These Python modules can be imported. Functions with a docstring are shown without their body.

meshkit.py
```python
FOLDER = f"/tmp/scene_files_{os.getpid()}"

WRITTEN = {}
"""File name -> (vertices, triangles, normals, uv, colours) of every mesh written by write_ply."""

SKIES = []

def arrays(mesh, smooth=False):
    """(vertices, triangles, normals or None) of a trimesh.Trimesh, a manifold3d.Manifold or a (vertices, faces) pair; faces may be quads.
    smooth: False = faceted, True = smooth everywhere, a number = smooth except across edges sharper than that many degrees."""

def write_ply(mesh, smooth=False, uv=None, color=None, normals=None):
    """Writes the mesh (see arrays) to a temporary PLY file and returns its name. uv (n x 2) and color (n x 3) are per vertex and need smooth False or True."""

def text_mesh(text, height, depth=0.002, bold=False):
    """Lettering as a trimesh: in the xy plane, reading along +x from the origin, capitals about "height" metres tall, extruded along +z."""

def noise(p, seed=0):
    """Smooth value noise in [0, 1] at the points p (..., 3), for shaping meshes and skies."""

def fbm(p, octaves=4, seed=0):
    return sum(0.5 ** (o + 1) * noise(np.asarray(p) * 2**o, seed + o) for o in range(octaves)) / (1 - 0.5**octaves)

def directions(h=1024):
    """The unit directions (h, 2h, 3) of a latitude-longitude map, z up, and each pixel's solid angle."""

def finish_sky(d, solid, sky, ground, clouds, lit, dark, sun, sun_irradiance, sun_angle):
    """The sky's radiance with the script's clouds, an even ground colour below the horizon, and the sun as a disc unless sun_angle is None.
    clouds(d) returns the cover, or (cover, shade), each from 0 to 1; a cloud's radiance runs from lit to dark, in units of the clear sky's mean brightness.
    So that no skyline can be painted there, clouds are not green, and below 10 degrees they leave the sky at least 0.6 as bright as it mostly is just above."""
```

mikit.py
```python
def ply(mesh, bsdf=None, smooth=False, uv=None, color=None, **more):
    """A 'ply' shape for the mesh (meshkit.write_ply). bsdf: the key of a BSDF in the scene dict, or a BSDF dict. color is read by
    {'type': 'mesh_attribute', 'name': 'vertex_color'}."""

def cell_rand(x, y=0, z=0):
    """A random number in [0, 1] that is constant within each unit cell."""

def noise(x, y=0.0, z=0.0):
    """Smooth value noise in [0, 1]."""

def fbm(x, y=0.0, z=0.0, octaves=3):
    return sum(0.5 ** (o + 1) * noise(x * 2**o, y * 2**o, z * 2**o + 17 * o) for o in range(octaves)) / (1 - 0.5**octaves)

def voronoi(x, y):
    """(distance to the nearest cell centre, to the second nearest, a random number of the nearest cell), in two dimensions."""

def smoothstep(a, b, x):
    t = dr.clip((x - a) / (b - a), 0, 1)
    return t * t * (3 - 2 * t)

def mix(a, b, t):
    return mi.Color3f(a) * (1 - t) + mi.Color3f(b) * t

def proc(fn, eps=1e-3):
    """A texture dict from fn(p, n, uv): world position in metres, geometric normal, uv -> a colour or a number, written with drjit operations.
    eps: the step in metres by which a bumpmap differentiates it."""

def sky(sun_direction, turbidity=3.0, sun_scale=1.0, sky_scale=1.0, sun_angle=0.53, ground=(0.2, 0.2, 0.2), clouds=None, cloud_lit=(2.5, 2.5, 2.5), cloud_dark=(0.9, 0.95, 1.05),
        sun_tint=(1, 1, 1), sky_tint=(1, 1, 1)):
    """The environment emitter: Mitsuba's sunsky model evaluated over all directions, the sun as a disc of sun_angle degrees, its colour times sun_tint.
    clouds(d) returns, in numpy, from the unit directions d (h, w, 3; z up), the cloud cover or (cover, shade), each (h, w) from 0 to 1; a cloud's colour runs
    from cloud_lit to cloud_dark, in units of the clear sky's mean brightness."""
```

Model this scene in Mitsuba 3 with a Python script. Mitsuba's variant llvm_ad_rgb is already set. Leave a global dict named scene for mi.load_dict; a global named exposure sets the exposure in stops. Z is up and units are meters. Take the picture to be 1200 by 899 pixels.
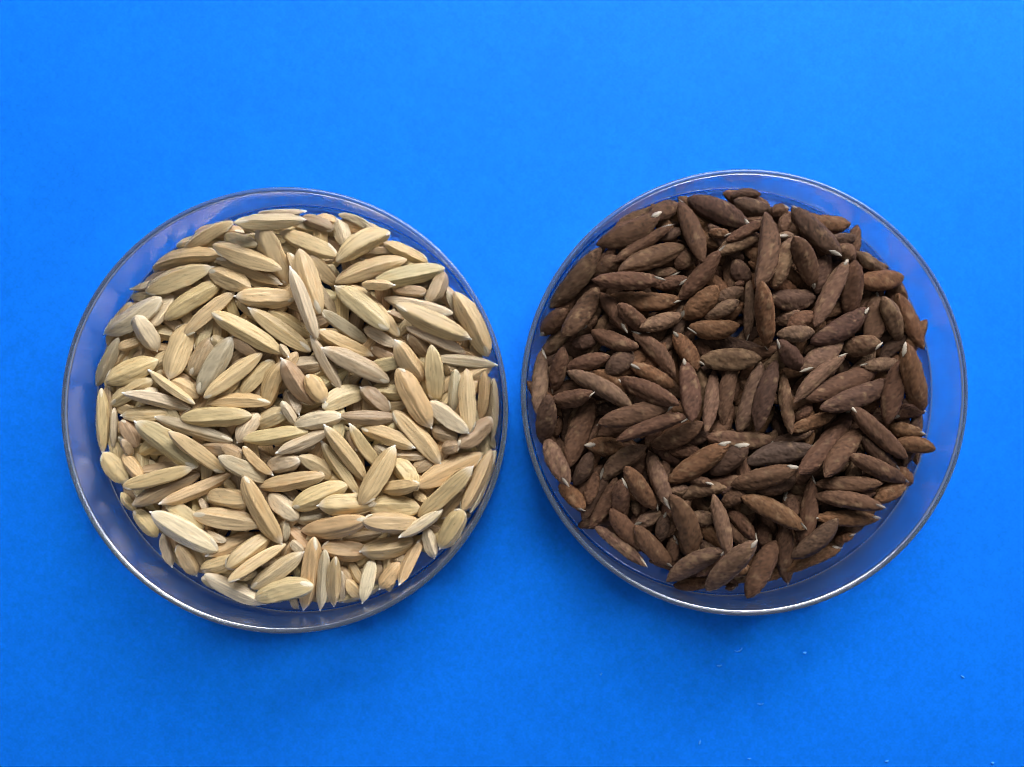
import math, numpy as np, trimesh, mitsuba as mi, mikit, meshkit
from mikit import noise, fbm, mix, smoothstep
T = mi.ScalarTransform4f
scene, labels = {}, {}
MM = 0.001

# ---------------------------------------------------------------- camera, lamps, exposure (units: metres; sizes below in millimetres)
CAM_H = 173.0 * MM
scene['camera'] = {'type': 'perspective', 'fov': 46.79, 'fov_axis': 'x', 'near_clip': 0.005, 'far_clip': 10.0,
                   'to_world': T().look_at(origin=[0, 0, CAM_H], target=[0, 0, 0], up=[0, 1, 0])}
exposure = 0.0
KEY_POS, KEY_AIM, KEY_HALF, KEY_POWER = np.array([0.115, 0.27, 0.20]), np.array([0.0, 0.0, 0.0]), (0.20, 0.075), 15.6
scene['room_light'] = {'type': 'constant', 'radiance': {'type': 'rgb', 'value': [0.20, 0.205, 0.215]}}     # the pale room all round


def panel(key, centre, aim, half, radiance):
    """A lamp panel that shines towards aim."""
    c = np.asarray(centre, float)
    z = np.asarray(aim, float) - c
    z /= np.linalg.norm(z)
    x = np.cross([0, 1, 0.01], z); x /= np.linalg.norm(x)
    y = np.cross(z, x)
    x, y = x * half[0], y * half[1]
    v = np.array([c - x - y, c + x - y, c + x + y, c - x + y])
    scene[key] = mikit.ply((v, np.array([[0, 1, 2], [0, 2, 3]])), {'type': 'diffuse', 'reflectance': {'type': 'rgb', 'value': 0.5}},
                           emitter={'type': 'area', 'radiance': {'type': 'rgb', 'value': list(map(float, radiance))}})


panel('desk_lamp', KEY_POS, KEY_AIM, KEY_HALF, np.array([1.0, 0.98, 0.95]) * KEY_POWER)
labels['desk_lamp'] = {'label': 'wide diffuser lamp above the upper edge of the blue sheet', 'category': 'lamp'}

# ---------------------------------------------------------------- materials
def paper_colour(p, n, uv):
    big = fbm(p.x * 90, p.y * 90, 3.0, 3)
    mid = fbm(p.x * 420, p.y * 420, 9.0, 3)
    fine = fbm(p.x * 1700, p.y * 1700, 5.0, 2)
    k = 0.82 + 0.07 * big + 0.09 * mid + 0.16 * fine + 0.10 * noise(p.x * 4200, p.y * 4200, 1.0)
    return mi.Color3f(0.0021, 0.161, 0.81) * k


def paper_bump(p, n, uv):
    return 0.00002 * fbm(p.x * 900, p.y * 900, 2.0, 3) + 0.00001 * noise(p.x * 4000, p.y * 4000, 1.0)


scene['paper_blue'] = {'type': 'bumpmap', 'arbitrary': mikit.proc(paper_bump, 1e-4), 'scale': 1.0,
                       'bsdf': {'type': 'principled', 'base_color': mikit.proc(paper_colour), 'roughness': 0.6, 'specular': 0.10}}
VC = {'type': 'mesh_attribute', 'name': 'vertex_color'}
scene['husk'] = {'type': 'twosided', 'bsdf': {'type': 'principled', 'base_color': VC, 'roughness': 0.5, 'specular': 0.4}}
scene['powder'] = {'type': 'twosided', 'bsdf': {'type': 'principled', 'base_color': VC, 'roughness': 0.85, 'specular': 0.2}}
HAZE = {'type': 'twosided', 'bsdf': {'type': 'diffuse', 'reflectance': {'type': 'rgb', 'value': [0.58, 0.76, 0.95]}}}
for key, alpha, haze in (('wall_plastic', 0.03, 0.022), ('rim_plastic', 0.05, 0.05), ('floor_plastic', 0.02, 0.03)):     # slightly scuffed, hazy plastic
    scene[key] = {'type': 'blendbsdf', 'weight': haze, 'clear': {'type': 'roughdielectric', 'distribution': 'ggx', 'alpha': alpha, 'int_ior': 1.5, 'ext_ior': 1.0}, 'haze': HAZE}
scene['lint_white'] = {'type': 'twosided', 'bsdf': {'type': 'diffuse', 'reflectance': {'type': 'rgb', 'value': [0.07, 0.36, 0.97]}}}

# ---------------------------------------------------------------- the blue sheet
s = 0.45
scene['table_surface'] = mikit.ply((np.array([[-s, -s, 0], [s, -s, 0], [s, s, 0], [-s, s, 0]]), np.array([[0, 1, 2], [0, 2, 3]])), 'paper_blue')
labels['table_surface'] = {'kind': 'structure', 'label': 'bright blue sheet of paper under both dishes'}

# ---------------------------------------------------------------- petri dishes
R_OUT, R_IN, H_RIM, BASE = 30.25, 29.6, 13.0, 1.3


def arc(cr, cz, r, a0, a1, n=7):
    return [(cr + r * math.cos(math.radians(a)), cz + r * math.sin(math.radians(a))) for a in np.linspace(a0, a1, n)]


def lathe(profile, cx, cy, n=180):
    p = np.array(profile, float)
    a = np.arange(n) * 2 * np.pi / n
    v = np.stack([p[None, :, 0] * np.cos(a)[:, None], p[None, :, 0] * np.sin(a)[:, None], np.broadcast_to(p[None, :, 1], (n, len(p)))], -1)
    m = len(p)
    f = []
    i, j = np.meshgrid(np.arange(n), np.arange(m), indexing='ij')
    i2, j2 = (i + 1) % n, (j + 1) % m
    q = np.stack([i * m + j, i2 * m + j, i2 * m + j2, i * m + j2], -1).reshape(-1, 4)
    f = np.vstack([q[:, [0, 1, 2]], q[:, [0, 2, 3]]])
    mesh = trimesh.Trimesh((v.reshape(-1, 3) + [cx, cy, 0]) * MM, f, process=False)
    mesh.merge_vertices()
    mesh.update_faces(mesh.nondegenerate_faces(height=1e-12))
    if mesh.volume < 0:
        mesh.invert()
    return mesh


def dish(key, cx, cy, label):
    labels[key] = {'label': label, 'category': 'petri dish', 'group': 'clear dishes of grains'}
    # (gaps narrower than about 0.2 mm would fall under the renderer's ray offset)
    b, top = 0.3, H_RIM - 0.7
    wall = [(R_IN, 0.5), (R_OUT, 0.5), (R_OUT, top - 0.2), (R_IN, top - 0.2)]
    scene[key + '__side_wall'] = mikit.ply(lathe(wall, cx, cy), 'wall_plastic', smooth=35)
    rim = [(R_IN, top), (R_OUT, top)] + arc(R_OUT - b, H_RIM - b, b, 0, 90, 5) + arc(R_IN + b, H_RIM - b, b, 90, 180, 5)
    scene[key + '__rim'] = mikit.ply(lathe(rim, cx, cy), 'rim_plastic', smooth=35)
    r = R_IN - 0.22
    floor = [(1e-4, 0.3), (r - 0.2, 0.3), (r, 0.5), (r, BASE - 0.15), (r - 0.15, BASE), (1e-4, BASE)]
    scene[key + '__floor'] = mikit.ply(lathe(floor, cx, cy), 'floor_plastic', smooth=False)


DISH_L, DISH_R = (-30.80, -3.63), (31.49, -1.21)
dish('petri_dish', *DISH_L, 'clear plastic petri dish on the left heaped with straw-coloured rice grains')
dish('petri_dish_001', *DISH_R, 'clear plastic petri dish on the right heaped with dark brown coated grains')

# ---------------------------------------------------------------- grains
rng = np.random.default_rng(11)
TONES = {'t': (.635, .475, .275), 'o': (.63, .44, .24), 'p': (.69, .565, .405), 'w': (.71, .605, .44), 'g': (.585, .475, .285), 'y': (.65, .50, .275), 'k': (.50, .41, .285), 'd': (.40, .29, .18)}
DARKS = {'n': (.108, .055, .032), 'd': (.083, .045, .029), 'r': (.140, .068, .034), 'l': (.140, .081, .051), 'v': (.118, .065, .037), 'k': (.094, .060, .045)}


def frame(A, B):
    """Centre, half length and axes (along, across, up) of a grain that lies from A to B (millimetres)."""
    A, B = np.array(A, float), np.array(B, float)
    x = B - A
    h = np.linalg.norm(x) / 2
    x /= 2 * h
    y = np.cross([0, 0, 1], x); y /= np.linalg.norm(y)
    return (A + B) / 2, h, np.stack([x, y, np.cross(x, y)])


def grid_faces(n, m, closed):
    i, j = np.meshgrid(np.arange(n - 1), np.arange(m if closed else m - 1), indexing='ij')
    j2 = (j + 1) % m
    q = np.stack([i * m + j, (i + 1) * m + j, (i + 1) * m + j2, i * m + j2], -1).reshape(-1, 4)
    return np.vstack([q[:, [0, 1, 2]], q[:, [0, 2, 3]]])


def put(key, v, f, c, ax, bsdf, colour):
    w = (v @ ax + c) * MM
    scene[key] = mikit.ply((w, f), bsdf, smooth=True, color=np.clip(colour, 0.01, 0.9))


def key_of(base, n):
    return base if n == 0 else f'{base}_{n:03d}'


def rice_grain(key, A, B, w, th, tone, tip, lower):
    """A hulled rice grain: the large ridged hull half wraps the small one; two short scales sit at the stalk end."""
    flip = tip == 1 or (tip == 0 and rng.random() < 0.5)          # the beak of the grain is at local +x
    if flip:
        A, B = B, A
    c, h, ax = frame(A, B)
    base = np.array(TONES[tone]) * (1.0, 0.985, 0.92) * rng.uniform(0.86, 1.04) * (1 + rng.normal(0, 0.016, 3))
    seam = rng.uniform(-math.pi, math.pi)
    half = rng.uniform(1.85, 2.15)                                   # half angle that the large hull covers
    bend, sag = rng.normal(0, 0.20) * h / 4, rng.normal(0, 0.08) * h / 4
    corners, twist = int(rng.integers(4, 6)), rng.normal(0, 0.12)
    off = rng.uniform(0, 500, 3)
    pw = rng.uniform(2.4, 3.2)
    if rng.random() < 0.12 and not lower:
        th *= 0.6                                                   # an empty, flat grain

    def shape(s, th_, scale):
        f = np.maximum(1 - np.abs(s) ** pw, 0) ** np.where(s < 0, 0.62, 0.74)
        step = 2 * math.pi / corners
        a = th_ - seam + twist * s
        k = np.mod(a, step) - step / 2
        poly = math.cos(step / 2) / np.cos(k)                          # a ridge where poly is largest
        sharp = 0.85 * np.exp(-(s / 0.95) ** 4)
        r = (1 - sharp + sharp * poly * (1.10 if corners == 5 else 1.14)) * scale
        rib = np.exp(-((np.abs(k) - step / 2) / 0.13) ** 2) * 0.045 * np.exp(-(s / 0.9) ** 6)
        groove = rib + np.sin(a * 17 + 3 * np.sin(s * 3)) * 0.016 + (meshkit.noise(np.stack([s * 5, np.cos(a) * 2.5, np.sin(a) * 2.5], -1) + off) - .5) * 0.13
        r = r + groove
        x = s * h
        y = r * f * w / 2 * np.cos(th_) + bend * (1 - s * s) - bend * 0.5
        z = r * f * th / 2 * np.sin(th_) + sag * (1 - s * s) - sag * 0.5
        ridge = np.clip((poly - 0.93) / 0.07, 0, 1)
        return np.stack([x, y, z], -1), ridge, a

    def colours(s, a, ridge, dull):
        p = np.stack([s * 2.2, np.cos(a) * 1.6, np.sin(a) * 1.6], -1) + off
        streak = 0.6 * meshkit.noise(np.stack([s * 1.3, np.cos(a) * 7, np.sin(a) * 7], -1) + off[::-1]) + 0.4 * meshkit.noise(np.stack([s * 3, np.cos(a) * 16, np.sin(a) * 16], -1) + off[::-1])
        blot = meshkit.fbm(p * 1.5, 3)
        speck = meshkit.noise(p * 9)
        k = dull * (0.72 + 0.40 * streak + 0.18 * ridge) * (0.90 + 0.2 * blot)
        col = base * k[..., None]
        lines = np.clip(np.cos(a * 15 + 2.5 * np.sin(s * 1.5) + off[0]) - 0.55, 0, 1)[..., None] * (1 - s[..., None] ** 4)
        col = col * (1 - 0.45 * lines)
        stain = np.clip((blot - 0.60) / 0.15, 0, 1)[..., None] * 0.45
        col = col * (1 - stain) + col * np.array([.86, .68, .52]) * stain
        fleck = np.clip((speck - 0.86) / 0.08, 0, 1)[..., None] * 0.35
        col = col * (1 - fleck)
        e = np.clip((s - 0.72) / 0.28, 0, 1)[..., None] ** 1.3 * (0.75 if tip else 0.25)
        e2 = np.clip((-s - 0.85) / 0.15, 0, 1)[..., None] * (0.5 if tip == 3 else 0.15)
        pale = np.array([.74, .69, .58])
        return col * (1 - e - e2) + pale * (e + e2)

    n, m = (34, 44) if not lower else (22, 18)
    s = np.sin(np.linspace(-math.pi / 2, math.pi / 2, n))[:, None] * np.ones((1, m))
    # large hull: a shell whose two long edges curl inwards
    t = np.linspace(-half, half, m - 4)
    ang = np.concatenate([[-half + .05, -half - .01], t, [half + .01, half - .05]])[None] * np.ones((n, 1))
    sc = np.concatenate([[.86, .95], np.ones(m - 4), [.95, .86]])[None] * np.ones((n, 1))
    v, ridge, a = shape(s, ang + seam, sc)
    put(key + '__large_hull', v.reshape(-1, 3), grid_faces(n, m, False), c, ax, 'husk', colours(s, a, ridge, 1.0).reshape(-1, 3))
    # small hull: fills the gap, a little sunk
    m2 = 14
    s2 = np.sin(np.linspace(-math.pi / 2, math.pi / 2, n))[:, None] * np.ones((1, m2)) * 0.985
    ang2 = np.linspace(half - .12, 2 * math.pi - half + .12, m2)[None] * np.ones((n, 1))
    v, ridge, a = shape(s2, ang2 + seam, 0.955)
    put(key + '__small_hull', v.reshape(-1, 3), grid_faces(n, m2, False), c, ax, 'husk', colours(s2, a, ridge, 0.93).reshape(-1, 3))
    if lower:
        return
    # scales at the stalk end: two thin curved blades hugging the hull
    sizes = (rng.uniform(.24, .42), rng.uniform(.18, .34))
    for q, (L, side) in enumerate(zip(sizes, (0, math.pi))):
        ns, ms = 10, 7
        u = np.linspace(0, 1, ns)[:, None] * np.ones((1, ms))
        k = np.linspace(-1, 1, ms)[None] * np.ones((ns, 1))
        wide = 0.55 * (1 - u) ** 0.6 + 0.02
        vv, _, a = shape(-0.99 + u * L, seam + side + k * wide, 1.07 + 0.05 * np.sin(u * 3))
        blade = np.array([.66, .58, .43]) * rng.uniform(.9, 1.08) * np.ones((ns * ms, 3)) * (1 - 0.2 * np.abs(k).reshape(-1, 1))
        put(key_of(key + '__base_scale', q), vv.reshape(-1, 3), grid_faces(ns, ms, False), c, ax, 'husk', blade)
    if tip:
        beak(key + '__pale_tip', c, ax, h, w, th, 1, bend, sag, (.80, .77, .70), rng.uniform(.75, 1.15))


def beak(key, c, ax, h, w, th, end, bend, sag, colour, length, fat=0.30):
    """The small pointed husk tip at one end."""
    n, m = 9, 8
    u = np.linspace(0, 1, n)[:, None] * np.ones((1, m))
    a = np.arange(m)[None] * 2 * math.pi / m * np.ones((n, 1))
    r = fat * np.sqrt(np.maximum(1 - u, 0)) * np.minimum(1, u * 5 + .25) * (1 + 0.15 * np.sin(a * 3 + u * 6))
    x = end * (h - length * 0.72 + u * length)
    y = r * np.cos(a) - bend * 0.5 + 0.15 * bend * u
    z = r * np.sin(a) * .75 - sag * 0.5 + 0.1 * u * rng.uniform(-1, 1)
    v = np.stack([x, y, z], -1).reshape(-1, 3)
    f = grid_faces(n, m, True)
    put(key, v, f if end > 0 else f[:, ::-1], c, ax, 'husk', np.array(colour) * np.ones((n * m, 3)) * (0.85 + 0.15 * u.reshape(-1, 1)))


def coated_grain(key, A, B, w, th, tone, tip, lower):
    """A grain under a rough brown powder coat; the husk tip stays pale where the coat missed it."""
    c, h, ax = frame(A, B)
    base = np.array(DARKS[tone]) * 0.92 * rng.uniform(0.9, 1.1) * (1 + rng.normal(0, 0.02, 3))
    off = rng.uniform(0, 500, 3)
    bend, sag = rng.normal(0, 0.16) * h / 4, rng.normal(0, 0.10) * h / 4
    pw = rng.uniform(2.15, 2.6)
    n, m = (52, 36) if not lower else (28, 20)
    s = np.sin(np.linspace(-math.pi / 2, math.pi / 2, n))[:, None] * np.ones((1, m))
    a = np.arange(m)[None] * 2 * math.pi / m * np.ones((n, 1))
    f = np.maximum(1 - np.abs(s) ** pw, 0) ** 0.72
    ph = rng.uniform(0, 6.28)
    cross = 1 + 0.04 * np.cos(3 * (a - ph)) + 0.09 * (np.abs(np.cos(2.5 * (a + ph))) - .6)
    P = np.stack([s * h, f * w / 2 * cross * np.cos(a) + bend * (1 - 2 * s * s), f * th / 2 * cross * np.sin(a) + sag * (1 - 2 * s * s)], -1)
    N = np.stack([0.25 * s, np.cos(a), np.sin(a)], -1)
    N /= np.linalg.norm(N, axis=-1, keepdims=True)
    lump = meshkit.fbm(P * 0.9 + off, 2) - .5
    grit = meshkit.fbm(P * 3.8 + off, 3) - .5
    pit = np.clip(meshkit.noise(P * 2.3 + off[::-1]) - 0.70, 0, 1)
    d = (0.20 * lump + 0.27 * grit - 0.35 * pit) * np.minimum(1, f * 2.5)
    v = P + N * d[..., None]
    blot = meshkit.fbm(P * 0.7 + off * 2, 3)
    fine = meshkit.noise(P * 7.0 + off * 3)
    k = (0.70 + 0.40 * blot + 0.80 * (fine - .5) + 1.0 * grit) * (1 - 1.3 * pit)
    col = base * k[..., None]
    worn = {'v': .50, 'l': .56, 'r': .60}.get(tone, .63)
    bare = np.clip((meshkit.fbm(P * 1.3 + off * 4, 3) - worn) / 0.12, 0, 1)[..., None] * 0.48
    col = col * (1 - bare) + np.array([.235, .15, .085]) * bare * (0.8 + .4 * fine[..., None])
    put(key + '__coating', v.reshape(-1, 3), grid_faces(n, m, True), c, ax, 'powder', col.reshape(-1, 3))
    q = 0
    for bit, end in ((1, -1), (2, 1)):
        if tip & bit:
            pale = np.array([.50, .43, .34]) * rng.uniform(.45, 1.1)
            ns, ms = 11, 8
            u = np.linspace(0, 1, ns)[:, None] * np.ones((1, ms))
            k = np.linspace(-1, 1, ms)[None] * np.ones((ns, 1))
            start = 1 - rng.uniform(0.5, 1.6) / h
            ss = start + u * (1.0 - start)
            mid = math.pi / 2 + rng.uniform(-1.1, 1.1)
            wide = (0.27 + 0.42 * u) * rng.uniform(.7, 1.2) * (1 + 0.35 * (meshkit.noise(np.stack([u * 6, k * 0, k * 0], -1) + off) - .5) * 2) * np.minimum(1, u * 3 + .25)
            aa = mid + k * wide
            ff = np.maximum(1 - np.abs(ss) ** pw, 0) ** 0.72 * (1.10 - 0.07 * k * k) + 0.10 * (1 - k * k)
            vv = np.stack([end * (ss * h + 0.25 * u * u), ff * w / 2 * np.cos(aa) + bend * (1 - 2 * ss * ss), ff * th / 2 * np.sin(aa) + sag * (1 - 2 * ss * ss)], -1)
            fc = grid_faces(ns, ms, False)
            put(key_of(key + '__husk_tip', q), vv.reshape(-1, 3), fc if end > 0 else fc[:, ::-1], c, ax, 'husk', pale * np.ones((ns * ms, 3)) * (0.38 + 0.62 * u.reshape(-1, 1)))
            q += 1


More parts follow.
